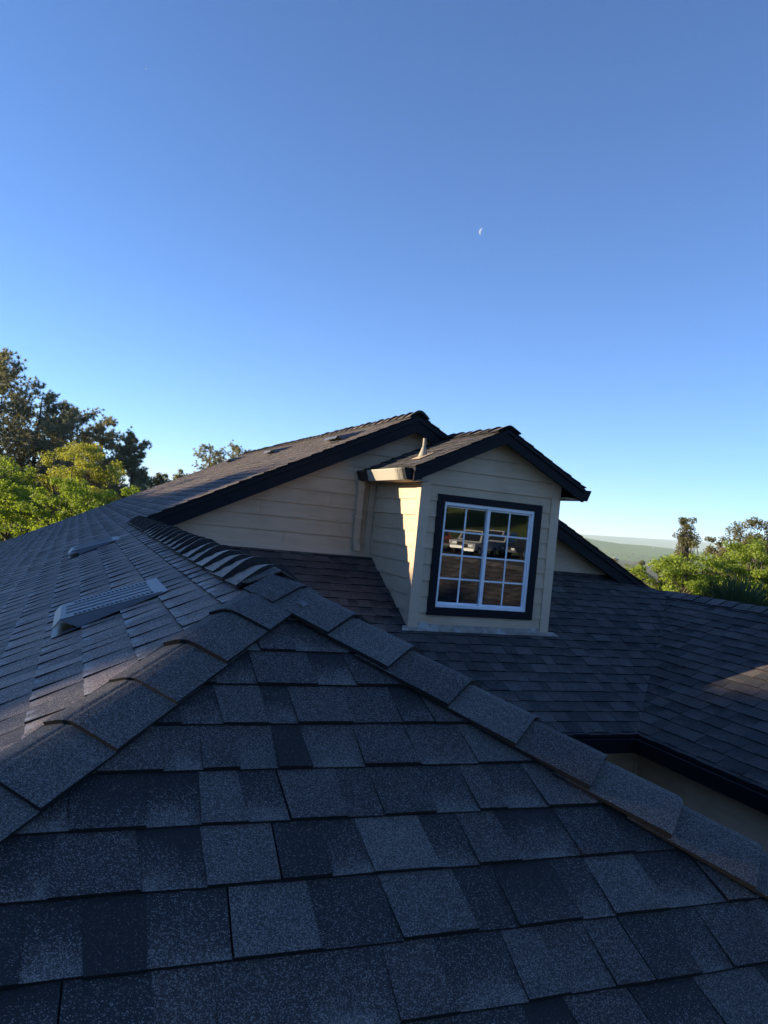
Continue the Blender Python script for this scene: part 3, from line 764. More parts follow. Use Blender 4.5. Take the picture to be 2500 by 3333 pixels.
# ------------------------------------------------------------------ vegetation
def leaf_mat(name, a, b, trans=.48, rough=.6):
    m = M(name); at = m.n('Attribute', attribute_name='Tint').outputs['Fac']
    c = m.mix(at, a, b)
    d = m.n('BsdfPrincipled', i_Roughness=rough); d.inputs['Specular IOR Level'].default_value = .25
    m.t.links.new(c, d.inputs['Base Color'])
    t = m.n('BsdfTranslucent'); m.t.links.new(m.mix(1.0, c, (1.25, 1.25, .6), 'MULTIPLY'), t.inputs['Color'])
    mx = m.n('MixShader', i_0=trans, i_1=d.outputs[0], i_2=t.outputs[0]); m.t.links.new(mx.outputs[0], m.o.inputs[0]); return m.m
MAT['leaf_green'] = leaf_mat('fresh_oak_leaves', (.10, .16, .022), (.29, .37, .055))
MAT['leaf_yellow'] = leaf_mat('yellow_green_leaves', (.17, .19, .033), (.42, .41, .085))
MAT['leaf_olive'] = leaf_mat('olive_leaves', (.085, .09, .04), (.21, .20, .10))
MAT['leaf_dark'] = leaf_mat('dark_leaves', (.022, .036, .014), (.06, .085, .03))
MAT['needle'] = leaf_mat('grey_pine_needles', (.12, .125, .075), (.34, .32, .22), .35)
MAT['palm'] = leaf_mat('palm_blades', (.03, .05, .022), (.085, .12, .05), .2)
MAT['agave'] = leaf_mat('agave_blades', (.16, .19, .16), (.30, .33, .28), .15)
def bark_mat(name, a, b):
    m = M(name); p = m.obj(); mp = m.n('Mapping', i_Vector=p); mp.inputs['Scale'].default_value = (6, 6, 1.3)
    n = m.noise(mp.outputs[0], 3, 5, .65); return m.surf(m.mix(n, a, b), .9, m.bump(n, .6, .02), .1)
MAT['bark'] = bark_mat('oak_bark', (.05, .042, .034), (.16, .14, .115))
MAT['bark_pine'] = bark_mat('pine_bark', (.04, .034, .03), (.12, .10, .085))

def np_mesh(name, co, nper, tint, mat, parent):
    """co: (n*nper,3) float array, faces of nper corners each"""
    n = len(co)//nper; me = bpy.data.meshes.new(name)
    me.vertices.add(len(co)); me.vertices.foreach_set('co', co.astype(np.float32).ravel())
    me.loops.add(len(co)); me.loops.foreach_set('vertex_index', np.arange(len(co), dtype=np.int32))
    me.polygons.add(n); me.polygons.foreach_set('loop_start', np.arange(0, len(co), nper, dtype=np.int32))
    me.update(calc_edges=True)
    a = me.attributes.new('Tint', 'FLOAT', 'FACE'); a.data.foreach_set('value', tint.astype(np.float32))
    me.materials.append(mat); o = bpy.data.objects.new(name, me); COL.objects.link(o)
    if parent: o.parent = parent
    return o
def unit(a): return a/np.maximum(1e-9, np.linalg.norm(a, axis=1, keepdims=True))
def leaves(g, cen, rad, count, size, tintc=None, flat=.8, aspect=.55):
    """diamond leaves spread through clumps: cen (k,3), rad (k,)"""
    k = len(cen); idx = g.integers(0, k, count) if count > 0 else np.zeros(0, int)
    d = unit(g.normal(size=(count, 3))); rr = (g.random(count)**.42)[:, None]
    c = cen[idx]+d*rr*rad[idx][:, None]*np.array([1, 1, flat])
    nrm = unit(d*.7+g.normal(size=(count, 3))*.75+np.array([0, 0, .45]))
    t = unit(np.cross(nrm, g.normal(size=(count, 3)))); b = np.cross(nrm, t)
    s = size*g.uniform(.6, 1.35, count)[:, None]
    v = np.stack([c+t*s, c+b*s*aspect, c-t*s, c-b*s*aspect], 1).reshape(-1, 3)
    tc = (tintc[idx] if tintc is not None else .5)
    return v, np.clip(tc+g.normal(size=count)*.16, 0, 1)

def broad_tree(name, label, cat, base, H, Rx, seed, leafmat, trunk_h=.3, clumps=60, count=9000, size=.09, clump_r=.24, group=None, fill=.5, bark='bark', leanx=0, vis_flat=.8, rot=0, nl=9, wid=1.0):
    g = np.random.default_rng(seed); root = empty(name, base, label, cat, group); root.rotation_euler.z = rot
    th = H*trunk_h; cz = (H+th*.8)/2; rz = (H-th*.8)/2
    cs = []; tries = 0
    lob = []
    for q in range(nl):                    # sub-crowns give the outline its lobes
        an = q*2.4+g.random()*.8; u = (q+.5)/nl; rr = (.25+.75*math.sqrt(max(0, 1-(2*u-.75)**2)))*Rx*.66*wid*g.uniform(.8, 1.2)
        lob.append((np.array([rr*math.cos(an), rr*math.sin(an), th*.8+(H-th*.8)*(.22+(.60 if nl < 12 else .74)*u)*g.uniform(.9, 1.08)]), Rx*g.uniform(.38, .56)))
    lob.append((np.array([g.normal()*.08*Rx, g.normal()*.08*Rx, H-Rx*.42]), Rx*.42))
    while len(cs) < clumps and tries < 8000:
        tries += 1
        lc, lr = lob[g.integers(0, len(lob))]
        d = g.normal(size=3); d /= np.linalg.norm(d); r = fill+(1-fill)*g.random()
        p = lc+d*lr*r*np.array([1, 1, .8*min(1.3, rz/Rx)+.15])
        p[2] = min(p[2], H-Rx*clump_r*.5)
        p[0] += leanx*(p[2]/H)
        if p[2] < th*.75: continue
        if all(np.linalg.norm(p-q) > Rx*clump_r*.62 for q in cs): cs.append(p)
    cs = np.array(cs); rad = Rx*clump_r*g.uniform(.7, 1.35, len(cs))
    tint = np.clip(g.normal(.5, .17, len(cs)), .1, .95)
    v, tn = leaves(g, cs, rad, count, size, tint, vis_flat)
    np_mesh('crown', v, 4, tn, leafmat, root)
    mb = MB(); fork = Vector((leanx*th/H*.4, 0, th)); r0 = .035*H*.8
    mb.tube([(0, 0, -.3), (0, 0, th*.3), fork*.7+Vector((.04*H*g.normal(), 0, 0))*.3, fork], [r0*1.25, r0, r0*.85, r0*.75], 8)
    far = list(range(len(cs))); g.shuffle(far); main = far[:7]; mids = []
    for i in main:
        tip = Vector(cs[i]); mid = fork.lerp(tip, .5)+Vector((0, 0, .05*H))+Vector(g.normal(size=3)*.03*H)
        mb.tube([fork*.96, fork.lerp(mid, .5)+Vector(g.normal(size=3)*.015*H), mid, tip], [r0*.5, r0*.4, r0*.28, r0*.09], 6, False); mids.append((mid, r0*.28)); mids.append((fork.lerp(mid, .55), r0*.36))
    for i in far[7:]:
        tip = Vector(cs[i]); m_, rr = min(mids, key=lambda q: (q[0]-tip).length)
        mb.tube([m_, m_.lerp(tip, .55)+Vector(g.normal(size=3)*.03*H), tip], [rr*.55, rr*.35, rr*.12], 5, False)
        v2 = Vector(cs[i])
    mb.build('trunk', MAT[bark], root, smooth=True); root.children[-1].matrix_parent_inverse.identity()
    return root

def pine_tree(label, base, H, Rx, seed, group, crown0=.35, tufts=620, blades=20, blen=.26, lean=0.0, tint0=.45, forks=1, rot=0):
    g = np.random.default_rng(seed); root = empty('pine_tree', base, label, 'pine tree', group); root.rotation_euler.z = rot
    mb = MB(); r0 = .017*H; tc, td, tt = [], [], []
    for f in range(forks):
        ang = g.random()*6.28; off = (0 if forks == 1 else .12*H)*(1 if f % 2 else -1)
        top = Vector((lean*H+off*math.cos(ang), off*math.sin(ang), H*(1-.12*f)))
        pts = [Vector((0, 0, -.4)), Vector((lean*H*.15, 0, H*.25)), Vector((lean*H*.45+off*.4*math.cos(ang), off*.4*math.sin(ang), H*.55)), Vector((lean*H*.8+off*.8*math.cos(ang), off*.8*math.sin(ang), top.z*.82)), top]
        mb.tube(pts, [r0*1.2, r0, r0*.72, r0*.4, r0*.08], 7)
        nb = int(46/forks)+6
        for b in range(nb):
            u = crown0+(1-crown0)*((b+g.random())/nb)
            z = u*H*(1-.12*f); k = min(3, int(u*4)); s = u*4-k
            zz = [p.z for p in pts]; j = max(i for i in range(4) if zz[i] <= z+1e-6) if z < top.z else 3
            s = (z-zz[j])/(zz[j+1]-zz[j]); o = pts[j].lerp(pts[j+1], min(1, s))
            prof = (math.sin(min(1, (1-u)/(1-crown0)*1.15+.12)*math.pi*.62))**.8
            L = Rx*prof*g.uniform(.55, 1.2); a = g.random()*6.283
            d = Vector((math.cos(a), math.sin(a), 0)); rise = g.uniform(.15, .75)*L*(.5+u*.5)
            mid = o+d*L*.55+Vector((0, 0, rise*.15)); tip = o+d*L+Vector((0, 0, rise))
            rb = r0*.30*(1.15-u)+.012
            mb.tube([o, mid, tip], [rb, rb*.65, rb*.2], 5, False)
            n_t = max(6, int(2.0*tufts/(forks*nb)*(.5+prof)))
            for q in range(n_t):
                w_ = g.random()**.6; P = o.lerp(mid, w_*2) if w_ < .5 else mid.lerp(tip, w_*2-1)
                if w_ < .28: continue
                sp = Vector(g.normal(size=3))*L*.13*(.4+w_); sp.z *= .8
                P2 = P+sp; tc.append(P2); td.append((d*.5+sp.normalized()*.6+Vector((0, 0, .6))).normalized()); tt.append(tint0+g.normal()*.16)
                if g.random() < .35: mb.tube([P, P2], [.012, .006], 3, False)
    tc, td, tt = np.array(tc), np.array(td), np.array(tt); n = len(tc)*blades
    c = np.repeat(tc, blades, 0); dd = unit(np.repeat(td, blades, 0)*.55+g.normal(size=(n, 3))*.62)
    s = unit(np.cross(dd, g.normal(size=(n, 3))))*(.022+.014*g.random((n, 1))); L = blen*g.uniform(.6, 1.25, (n, 1))
    v = np.stack([c-s, c+s, c+dd*L], 1).reshape(-1, 3)
    np_mesh('crown', v, 3, np.clip(np.repeat(tt, blades)+g.normal(size=n)*.12, 0, 1), MAT['needle'], root)
    mb.build('trunk', MAT['bark_pine'], root, smooth=True); root.children[-1].matrix_parent_inverse.identity()
    return root
def at(az, D, dz=0):
    x, y = D*math.sin(R(az)), D*math.cos(R(az)); return Vector((x, y, hgt(x, y)+dz))
def top_h(az, D, te):                     # height of a tree at distance D whose top stands te*D above the eye
    return H0+te*D-at(az, D).z

# grey pines on the left rise
PG = 'grey pines on the rise left of the roof'
for lab, az, D, te, rx, seed, kw in (
    ('tallest grey pine at the left edge, cut by the frame', -5.6, 62, .143, 4.2, 11, dict(tufts=1500, crown0=.22, tint0=.5)),
    ('open-crowned grey pine with brownish tip, second from the left edge', -3.0, 60, .117, 3.5, 12, dict(tufts=1100, crown0=.25, forks=2, tint0=.52)),
    ('dense dark pine right behind the yellow-green oak crown', -.7, 64, .097, 3.5, 13, dict(tufts=1300, crown0=.2, tint0=.38)),
    ('grey pine top standing between the dense dark pine and the round pine', 1.3, 66, .088, 2.7, 14, dict(tufts=1000, crown0=.2, tint0=.4)),
    ('round dark pine at the right end of the left tree row', 3.5, 60, .0735, 2.2, 15, dict(tufts=1200, crown0=.22, tint0=.36)),
    ('pale pine top left of the pair showing above the roof slope', 8.7, 92, .0725, 2.6, 16, dict(tufts=520, crown0=.5, tint0=.6)),
    ('pale pine top right of the pair showing above the roof slope', 10.8, 94, .0765, 2.9, 17, dict(tufts=560, crown0=.5, tint0=.6))):
    b = at(az, D); pine_tree(lab, b, top_h(az, D, te), rx, seed, PG, rot=seed*1.3, **kw)
# broadleaf trees on the left
BG = 'broadleaf trees left of the roof'
for lab, az, D, te, rx, seed, mat, kw in (
    ('large yellow-green oak in front of the dark pines', .3, 44, .064, 3.2, 21, 'leaf_yellow', dict(count=34000, clumps=210, trunk_h=.33, clump_r=.125, size=.055, fill=.35, vis_flat=.65)),
    ('bright green oak crown just above the near roof edge', -.1, 33, .016, 2.6, 22, 'leaf_green', dict(count=26000, clumps=180, trunk_h=.36, size=.05, clump_r=.13, vis_flat=.65)),
    ('green oak at the left edge under the tallest pine', -4.9, 42, .036, 2.7, 23, 'leaf_green', dict(count=24000, clumps=170, trunk_h=.42, size=.055, clump_r=.135, vis_flat=.65)),
    ('small bright oak low at the left edge with a pale trunk', -4.0, 36, .008, 1.7, 24, 'leaf_green', dict(count=14000, clumps=110, trunk_h=.58, size=.05, clump_r=.15)),
    ('olive green tree between the two bright oaks', -2.0, 40, .004, 1.5, 25, 'leaf_olive', dict(count=12000, clumps=44, trunk_h=.3, size=.05)),
    ('bright green bush crown touching the roof skyline', 3.4, 38, .014, 1.7, 26, 'leaf_green', dict(count=10000, clumps=36, trunk_h=.25, size=.05)),
    ('olive tree top left above the long roof skyline', 5.6, 66, .034, 2.0, 27, 'leaf_olive', dict(count=14000, clumps=110, size=.07, trunk_h=.62, clump_r=.16)),
    ('grey-green tree top right above the long roof skyline', 7.1, 68, .041, 1.9, 28, 'leaf_olive', dict(count=13000, clumps=100, size=.07, trunk_h=.62, clump_r=.16)),
    ('dark shaded tree at the back of the left slope', -3.4, 70, .035, 4.0, 29, 'leaf_dark', dict(count=16000, clumps=60, size=.10)),
    ('dark shaded tree behind the yellow-green oak', 1.2, 72, .03, 3.2, 30, 'leaf_dark', dict(count=16000, clumps=60, size=.10))):
    b = at(az, D); broad_tree('oak_tree', lab, 'tree', b, top_h(az, D, te), rx, seed, MAT[mat], group=BG, rot=seed, **kw)
# trees beyond the right wing
RG = 'trees beyond the right wing'
for lab, az, D, te, rx, seed, mat, kw in (
    ('bright green oak left of the palm, beyond the right wing', 42.7, 24, .003, 1.6, 31, 'leaf_green', dict(count=30000, clumps=190, size=.034, trunk_h=.45, fill=.35, clump_r=.145, vis_flat=.6)),
    ('large bright green oak behind the palm, cut by the right edge', 47.3, 25, .027, 2.3, 32, 'leaf_green', dict(count=46000, clumps=230, size=.036, trunk_h=.4, fill=.35, clump_r=.125, vis_flat=.6)),
    ('tall brownish olive tree at the right edge behind the oak', 48.6, 38, .062, 2.6, 33, 'leaf_olive', dict(count=26000, clumps=130, size=.05, trunk_h=.5, clump_r=.15)),
    ('slender sparse tree standing alone against the sky on the right', 43.2, 46, .0415, 1.0, 34, 'leaf_olive', dict(count=17000, clumps=150, size=.055, trunk_h=.1, clump_r=.24, fill=.3, nl=22, wid=.7)),
    ('small olive tree top just left of the tall brownish tree', 45.4, 40, .029, 1.3, 35, 'leaf_olive', dict(count=8000, clumps=70, size=.05, trunk_h=.6, clump_r=.17)),
    ('small pale green tree at the left end of the right-hand oaks', 39.6, 34, -.034, 1.0, 36, 'leaf_green', dict(count=8000, clumps=60, size=.042, trunk_h=.4, clump_r=.16)),
    ('grey-brown tree low behind the rake on the right', 38.9, 85, -.012, 2.1, 37, 'leaf_olive', dict(count=6000, clumps=30, size=.09)),
    ('olive tree on the slope below the green hills', 40.3, 120, -.014, 3.0, 38, 'leaf_olive', dict(count=6000, clumps=30, size=.13)),
    ('dark green tree low in the gap left of the right-hand oaks', 39.9, 62, -.026, 1.8, 39, 'leaf_dark', dict(count=6000, clumps=30, size=.08))):
    b = at(az, D); broad_tree('oak_tree', lab, 'tree', b, top_h(az, D, te), rx, seed, MAT[mat], group=RG, rot=seed, **kw)

# fan palm behind the right ridge
pb = at(47.0, 12.6); root = empty('fan_palm', pb, 'dark fan palm with upright blades behind the right ridge', 'palm')
ptop = H0-.088*12.6-pb.z
mb = MB(); mb.tube([(0, 0, -.2), (0, 0, ptop*.5), (0, 0, ptop)], [.19, .16, .15], 9); mb.build('trunk', MAT['bark_pine'], root, smooth=True); root.children[-1].matrix_parent_inverse.identity()
g = np.random.default_rng(5)
for fr in range(13):
    a = fr*2.4; el = .55+.85*((fr*7) % 13)/13
    d = Vector((math.cos(a)*math.cos(el), math.sin(a)*math.cos(el), math.sin(el))); st_ = Vector((0, 0, ptop)); hub = st_+d*(.28+.1*g.random())
    mb = MB(); mb.tube([st_, hub], [.012, .009], 4)
    side = d.cross(Vector((0, 0, 1))).normalized(); upv = side.cross(d)
    co, tn = [], []
    for k in range(18):
        q = -1.15+2.3*k/17; bd = (d*math.cos(q)+side*math.sin(q)+upv*(.12+.08*g.normal())).normalized(); L = (.62+.06*g.random())*(1-.18*abs(q)); wv = bd.cross(upv).normalized()*.019; dr = Vector((0, 0, -.03*g.random()))
        m1 = hub+bd*L*.5+upv*.01; tip = hub+bd*L+dr
        for pl in ([hub, m1+wv, tip, m1-wv],): co += [tuple(p) for p in pl]
        tn.append(.3+.4*g.random())
    o = np_mesh('frond', np.array(co), 4, np.array(tn), MAT['palm'], root)
    st2 = mb.build('stalk', MAT['palm'], None); st2.parent = o

# woodland in the valley: one far mass
g = np.random.default_rng(77); cen, rad, tin = [], [], []
for k in range(5200):
    az = g.uniform(34, 52) if k % 5 else g.uniform(10, 80); D = 170*(17.5**g.random()) if k % 4 == 0 else g.uniform(800, 2950)
    if vnoise(D*math.sin(R(az))/140, D*math.cos(R(az))/140, 12) < .33: continue
    p = at(az, D); r = g.uniform(2.4, 5.2)*(1+.3*(D > 1500))
    for q in range(3): cen.append((p.x+g.normal()*r*.6, p.y+g.normal()*r*.6, p.z+r*g.uniform(.5, 1.5))); rad.append(r*g.uniform(.45, .75)); tin.append(g.normal(.45, .22))
MAT['leaf_wood'] = leaf_mat('bare_oak_woodland', (.075, .068, .05), (.15, .14, .085), .25)
v, tn = leaves(g, np.array(cen), np.array(rad), 190000, .62, np.clip(np.array(tin), 0, 1), 1.0, .8)
o = np_mesh('valley_woodland', v, 4, tn, MAT['leaf_wood'], None); tag(o, 'hazy brownish woodland filling the valley below the green hills', 'woodland', kind='stuff')

# out of the frame to the west: the oaks whose shade lies over the roof
SG = 'oaks west of the house that shade the roof'
sdx = Vector((-1, .466, .25))
gaps = [(1.86, -.60, .2), (1.96, -.5, .22), (2.06, -.40, .2), (8.95, .75, .5), (9.0, .45, .28), (3.6, -.42, .08), (8.55, .62, .3), (12.5, .2, .14)]   # openings in the crowns (across, height, radius)
def shade_oak(lab, a, D, btop, rx, seed):
    x, y = -D, a+.466*D; z0 = hgt(x, y); H = H0+btop+.25*D-z0
    t = broad_tree('oak_tree', lab, 'tree', Vector((x, y, z0)), H, rx, seed, MAT['leaf_dark'], group=SG, count=42000, clumps=150, size=.19, trunk_h=.16, fill=.05, clump_r=.22)
    # foliage gaps that let the low sun through to the roof
    cr = [c for c in t.children if c.name.startswith('crown')][0]; me = cr.data; n = len(me.vertices)
    co = np.empty(n*3, np.float32); me.vertices.foreach_get('co', co); co = co.reshape(-1, 3)
    c = co.reshape(-1, 4, 3).mean(1)+np.array([x, y, z0]); A = c[:, 1]+.466*c[:, 0]; B = c[:, 2]-H0+.25*c[:, 0]
    keep = np.ones(len(c), bool); clump = np.array([vnoise(p[1]*1.3+p[2], p[2]*1.3+p[0]*.7, 4) for p in c])
    keep &= (B < .40-.10*clump) | ((B < 1.0) & (clump > .80))
    for ga, gb, gr_ in gaps: keep &= ((A-ga)**2+(B-gb)**2) > gr_**2
    tn = np.empty(len(c), np.float32); me.attributes['Tint'].data.foreach_get('value', tn)
    v = co.reshape(-1, 4, 3)[keep].reshape(-1, 3); tn = tn[keep]
    bpy.data.objects.remove(cr); np_mesh('crown', v, 4, tn, MAT['leaf_dark'], t)
    return t
for k, (a, D, bt, rx) in enumerate(((-4.5, 27, 2.6, 4.4), (1.5, 30, 2.8, 4.2), (6.5, 28, 2.6, 4.2), (11.5, 31, 2.7, 4.4), (17, 29, 2.9, 4.4), (22.5, 32, 2.8, 4.6))):
    shade_oak(['spreading oak', 'round oak', 'dense oak', 'broad oak', 'leafy oak', 'tall oak'][k]+' west of the house, outside the picture, shading the roof', a, D, bt, rx, 60+k)

# ------------------------------------------------------------------ what the dormer window mirrors, south of the house
def virt(k, e): return (e*k, 2*nd-nd*k)
def on_ground(k, e, dz=0): x, y = virt(k, e); return Vector((x, y, hgt(x, y)+dz))
SGp = 'trees on the rise south of the house'
for i, (k, e) in enumerate(((11, 3.3), (12.5, 3.8), (11.5, 4.25), (12.8, 4.6), (11, 5.0), (10.5, 2.8), (15, 4.1))):
    broad_tree('oak_tree', ['leftmost oak', 'second oak', 'third oak', 'fourth oak', 'rightmost oak', 'outer oak', 'rear oak'][i]+' in the row mirrored in the top of the dormer window', 'tree', on_ground(k, e), 9.5+i % 3, 4.6, 80+i, MAT['leaf_green' if i % 2 else 'leaf_dark'], group=SGp, count=9000, clumps=60, size=.16, trunk_h=.12, fill=.2)
def drive_mat():
    m = M('dusty_asphalt_drive'); p = m.pos(); n = m.noise(p, 3, 5, .6); return m.surf(m.mix(n, (.04, .04, .037), (.075, .072, .064)), .9)
mb = MB(); path = [(6.6, 2.2), (6.6, 3.0), (6.6, 3.6), (6.6, 4.2), (6.6, 4.8), (6.6, 5.6)]
for i in range(len(path)-1):
    for j in range(6):
        q = []
        for (kk, e) in ((path[i][0]-1.1+j*.35, path[i][1]), (path[i+1][0]-1.1+j*.35, path[i+1][1]), (path[i+1][0]-1.1+(j+1)*.35, path[i+1][1]), (path[i][0]-1.1+(j+1)*.35, path[i][1])): q.append(on_ground(kk, e, .05))
        mb.poly(q)
drv = mb.build('driveway', drive_mat()); tag(drv, kind='structure')
def car_paint(name, c): return M(name).surf(c, .3, spec=.5)
MAT['tyre'] = M('tyre_rubber').surf((.02, .02, .02), .8); MAT['rim'] = M('alloy_rim').surf((.45, .46, .48), .3, metal=.8)
MAT['carglass'] = M('car_glass').surf((.015, .018, .02), .08, spec=.6); MAT['lamp'] = M('headlight_lens').surf((.75, .78, .8), .15, spec=.6)
def pickup(label, loc, heading, paint, cab_len=1.9, L=5.4, truck=True):
    root = empty('pickup_truck' if truck else 'parked_car', loc, label, 'pickup' if truck else 'car', 'vehicles parked on the drive south of the house'); root.rotation_euler.z = heading
    W = .93; pm = car_paint(label.split()[0]+'_paint', paint)
    def add(mb, name, mat, par=root, **k):
        o = mb.build(name, mat, None, **k); o.parent = par; return o
    h = .95 if truck else .8; f = L/2; roof = 1.82 if truck else 1.45
    prof = [(-f, .5), (f, .5), (f+.02, h-.1), (f-.1, h+.04), (f-1.35, h+.12), (f-1.35-cab_len, h+.12), (-f, h+.06)]
    mb = MB(); mb.prism([(x, -W, z) for x, z in prof], (0, 2*W, 0)); add(mb, 'body', pm, bevel=.05)
    c0, c1 = f-1.2, f-1.2-cab_len
    mb = MB(); b = [(c0, -W*.96, h+.1), (c0, W*.96, h+.1), (c1, W*.96, h+.1), (c1, -W*.96, h+.1)]; t = [(c0-.65, -W*.78, roof), (c0-.65, W*.78, roof), (c1+.12, W*.78, roof), (c1+.12, -W*.78, roof)]
    mb.hexa(b+t); cabo = add(mb, 'cab', pm, bevel=.03)
    mb = MB(); lp = lambda a, b_, u: tuple(a[i]+(b_[i]-a[i])*u for i in range(3))
    for (i, j) in ((0, 1), (1, 2), (2, 3), (3, 0)):
        n_ = Vector(lp(b[i], b[j], .5))-Vector((sum(q[0] for q in b)/4, 0, h)); n_.z = 0; n_ = n_.normalized()*.012
        p = [lp(lp(b[i], b[j], .08), lp(t[i], t[j], .08), .12), lp(lp(b[i], b[j], .92), lp(t[i], t[j], .92), .12), lp(lp(b[i], b[j], .92), lp(t[i], t[j], .92), .88), lp(lp(b[i], b[j], .08), lp(t[i], t[j], .08), .88)]
        mb = MB(); mb.poly([Vector(q)+n_ for q in p]); add(mb, 'window', MAT['carglass'], cabo)
    if truck:
        mb = MB(); mb.box(-f+.08, c1-.08, -W*.88, W*.88, h+.085, h+.125); add(mb, 'bed_cover', MAT['tyre'])
    for sx in (f-.9, -f+1.0):
        for sy in (-1, 1):
            mb = MB(); mb.tube([(sx, sy*(W-.2), .39), (sx, sy*(W+.02), .39)], .39, 18); ty = add(mb, 'tyre', MAT['tyre'])
            mb = MB(); mb.tube([(sx, sy*(W+.0), .39), (sx, sy*(W+.03), .39)], .22, 14); add(mb, 'rim', MAT['rim'], ty)
    for sy in (-1, 1):
        mb = MB(); mb.box(f-.02, f+.035, sy*W*.62-.17, sy*W*.62+.17, h-.22, h-.06); add(mb, 'headlight', MAT['lamp'])
    mb = MB(); mb.box(f-.02, f+.04, -W*.42, W*.42, h-.3, h-.05); add(mb, 'grille', MAT['tyre'])
    mb = MB(); mb.box(f-.05, f+.1, -W*.95, W*.95, .42, .6); add(mb, 'bumper', MAT['rim'], bevel=.02)
    return root
pickup('dark red pickup parked at the left, mirrored in the window', on_ground(7.3, 3.45, .06), R(100), (.16, .035, .025))
pickup('white pickup mirrored in the middle of the window', on_ground(7.0, 3.95, .06), R(140), (.30, .30, .295))
pickup('silver pickup behind the white one, mirrored right of the mullion', on_ground(7.4, 4.3, .06), R(150), (.25, .25, .26))
pickup('black low car parked at the right, mirrored in the window', on_ground(7.1, 4.62, .06), R(165), (.02, .02, .022), cab_len=2.4, L=4.6, truck=False)
ab = on_ground(3.9, 4.42); root = empty('agave', ab, 'large pale agave mirrored low in the right half of the window', 'plant')
g = np.random.default_rng(9)
for k in range(42):
    a = k*2.4; el = .15+1.2*(k/42); d = Vector((math.cos(a)*math.cos(el), math.sin(a)*math.cos(el), math.sin(el))); sd_ = d.cross(Vector((0, 0, 1))).normalized(); L = 1.25+.25*g.random(); nn = sd_.cross(d)
    co = []
    for u0, u1 in ((0, .35), (.35, .7), (.7, 1)):
        wd = lambda u: .065*(1-u)**.6*(.7+u)+.002; q = lambda u: d*L*u+Vector((0, 0, .55-.25*u*u))
        for sgn in (-1, 1):
            e0, e1 = (sd_*sgn*wd(u0)+nn*.02*(1-u0)), (sd_*sgn*wd(u1)+nn*.02*(1-u1)); pl = [q(u0), q(u0)+e0, q(u1)+e1, q(u1)]
            co += [tuple(p) for p in (pl if sgn > 0 else pl[::-1])]
    np_mesh('blade', np.array(co), 4, .3+.4*g.random(6), MAT['agave'], root)
bp = on_ground(4.3, 3.58); root = empty('waste_bin', bp, 'pale waste bin mirrored at the left side of the window', 'bin')
mb = MB(); a, b = .26, .33; mb.hexa([(-a, -a, .05), (a, -a, .05), (a, a, .05), (-a, a, .05), (-b, -b, 1.25), (b, -b, 1.25), (b, b, 1.25), (-b, b, 1.25)]); o = mb.build('body', car_paint('pale_bin_plastic', (.55, .54, .52)), None, bevel=.02); o.parent = root
mb = MB(); mb.box(-.36, .36, -.36, .38, 1.255, 1.32); o = mb.build('lid', MAT['rim'], None, bevel=.02); o.parent = root
for sx in (-.3, .3):
    mb = MB(); mb.tube([(sx-.03, .3, .12), (sx+.03, .3, .12)], .12, 12); o = mb.build('wheel', MAT['tyre'], None); o.parent = root

# ------------------------------------------------------------------ far things
fb = at(38.65, 2560); root = empty('farmhouse', fb, 'tiny white farmhouse at the foot of the green hills', 'house'); root.rotation_euler.z = .5
mb = MB(); mb.box(-10, 10, -6, 6, -1, 7); o = mb.build('wall', MAT['white_vinyl'], None); o.parent = root
mb = MB(); mb.prism([(-11, -7, 6.9), (-11, 7, 6.9), (-11, 0, 11)], (22, 0, 0)); o = mb.build('roof', M('pale_metal_roof').surf((.5, .5, .5), .5), None); o.parent = root
for x in (-5, 0, 5):
    mb = MB(); mb.box(x-.8, x+.8, -6.05, -5.98, 1.8, 4.2); o = mb.build('window', MAT['carglass'], None); o.parent = root
tb = at(41.1, 3560); root = empty('radio_mast', tb, 'thin radio mast standing on the green hill', 'mast')
mb = MB(); mb.tube([(0, 0, -2), (0, 0, 34)], [.9, .5], 6); o = mb.build('pole', MAT['rim'], None); o.parent = root
mb = MB(); mb.tube([(-2.5, 0, 28), (2.5, 0, 28)], .4, 6); o = mb.build('crossarm', MAT['rim'], None); o.parent = root

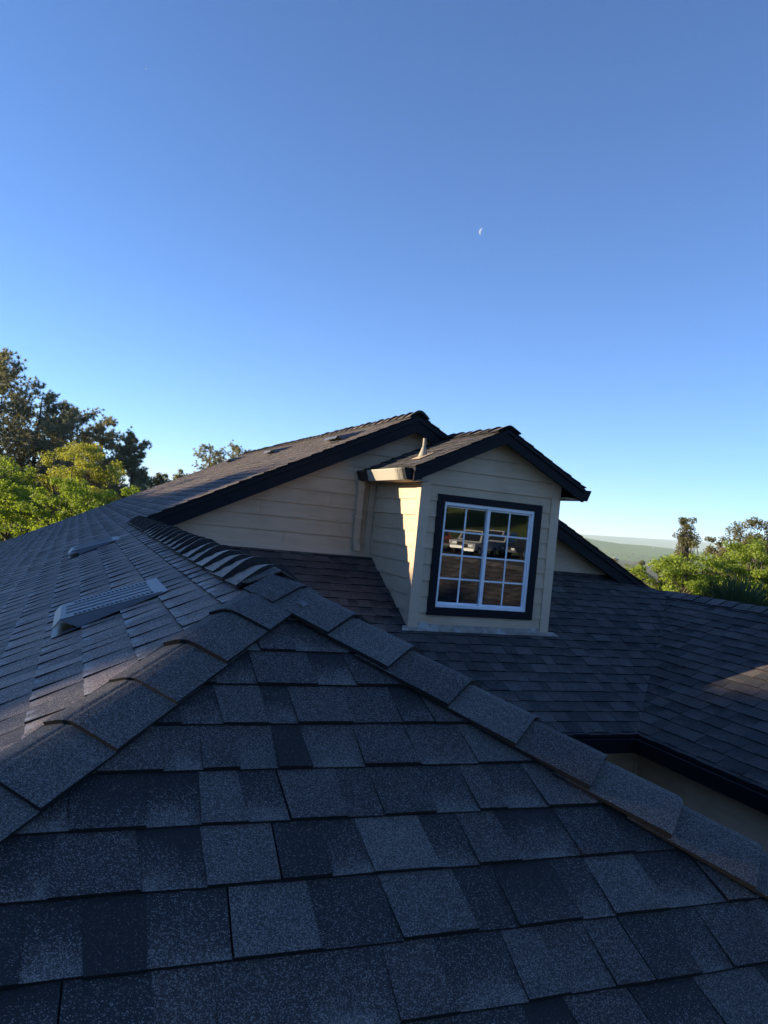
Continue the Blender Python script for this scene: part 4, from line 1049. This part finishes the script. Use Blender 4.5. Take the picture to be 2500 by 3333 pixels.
# moon: the sunlit part of a sphere far outside the air near the ground
def dirv(az, te): return Vector((math.sin(R(az)), math.cos(R(az)), te)).normalized()
md = dirv(27.0, .3881); Dm = 20000; rad_m = .00468*Dm; mc = camp+md*Dm
rx = md.cross(Vector((0, 0, 1))).normalized(); ux = rx.cross(md)
axv = (ux*math.cos(R(11))+rx*math.sin(R(11))).normalized(); lf = axv.cross(md); lf = lf if lf.dot(rx) < 0 else -lf
mb = MB(); NL, NP = 24, 8
def mp_(i, j):
    la = R(-90+180*i/NL); ph = R(-88+57*j/NP)      # from the limb towards the terminator
    return mc+axv*rad_m*math.sin(la)+(lf*math.sin(-ph)-md*math.cos(ph))*rad_m*math.cos(la)
for i in range(NL):
    for j in range(NP): mb.poly([mp_(i, j), mp_(i, j+1), mp_(i+1, j+1), mp_(i+1, j)])
m = M('moon_rock'); nz = m.noise(m.obj(), .02, 4, .6)
df = m.n('BsdfDiffuse'); m.t.links.new(m.mix(nz, (.35, .35, .35), (.5, .5, .5)), df.inputs['Color']); tr = m.n('BsdfTransparent')
mx_ = m.n('MixShader', i_0=.36, i_1=tr.outputs[0], i_2=df.outputs[0]); m.t.links.new(mx_.outputs[0], m.o.inputs[0])
mo = mb.build('moon', m.m, smooth=True); tag(mo, 'pale crescent moon in the clear blue sky', 'moon')
ad = dirv(1.6, .5242); ac = camp+ad*3400
root = empty('airplane', ac, 'tiny bright airplane high in the blue sky at left', 'airplane'); root.rotation_euler = (0, R(-20), R(40))
WP = M('white_aircraft_paint').surf((.8, .8, .8), .4)
mb = MB(); mb.tube([(-6, 0, 0), (-4, 0, .1), (3, 0, 0), (5.2, 0, -.1), (6, 0, -.2)], [.15, .6, .75, .5, .1], 10); o = mb.build('fuselage', WP, None, smooth=True); o.parent = root
for sgn in (-1, 1):
    mb = MB(); mb.prism([(1.2, sgn*.6, -.2), (-.8, sgn*.6, -.2), (-2.2, sgn*5.5, .1), (-1.4, sgn*5.5, .1)], (0, 0, .15)); o = mb.build('wing', WP, None); o.parent = root
mb = MB(); mb.prism([(-3.8, -.06, .4), (-5.8, -.06, .3), (-6.4, -.06, 2.3), (-5.4, -.06, 2.3)], (0, .12, 0)); o = mb.build('tail_fin', WP, None); o.parent = root

# ------------------------------------------------------------------ haze: the air between here and the far hills
mb = MB(); mb.box(-27500, 27500, -27500, 27500, -75, 295)
m = M('haze_air'); pv = m.n('VolumePrincipled'); pv.inputs['Color'].default_value = (.72, .86, 1, 1); pv.inputs['Density'].default_value = 0.85e-4; pv.inputs['Anisotropy'].default_value = .0
m.t.links.new(pv.outputs[0], m.o.inputs['Volume'])
hz = mb.build('haze', m.m); tag(hz, 'thin pale air haze over the valley', 'haze', kind='stuff')
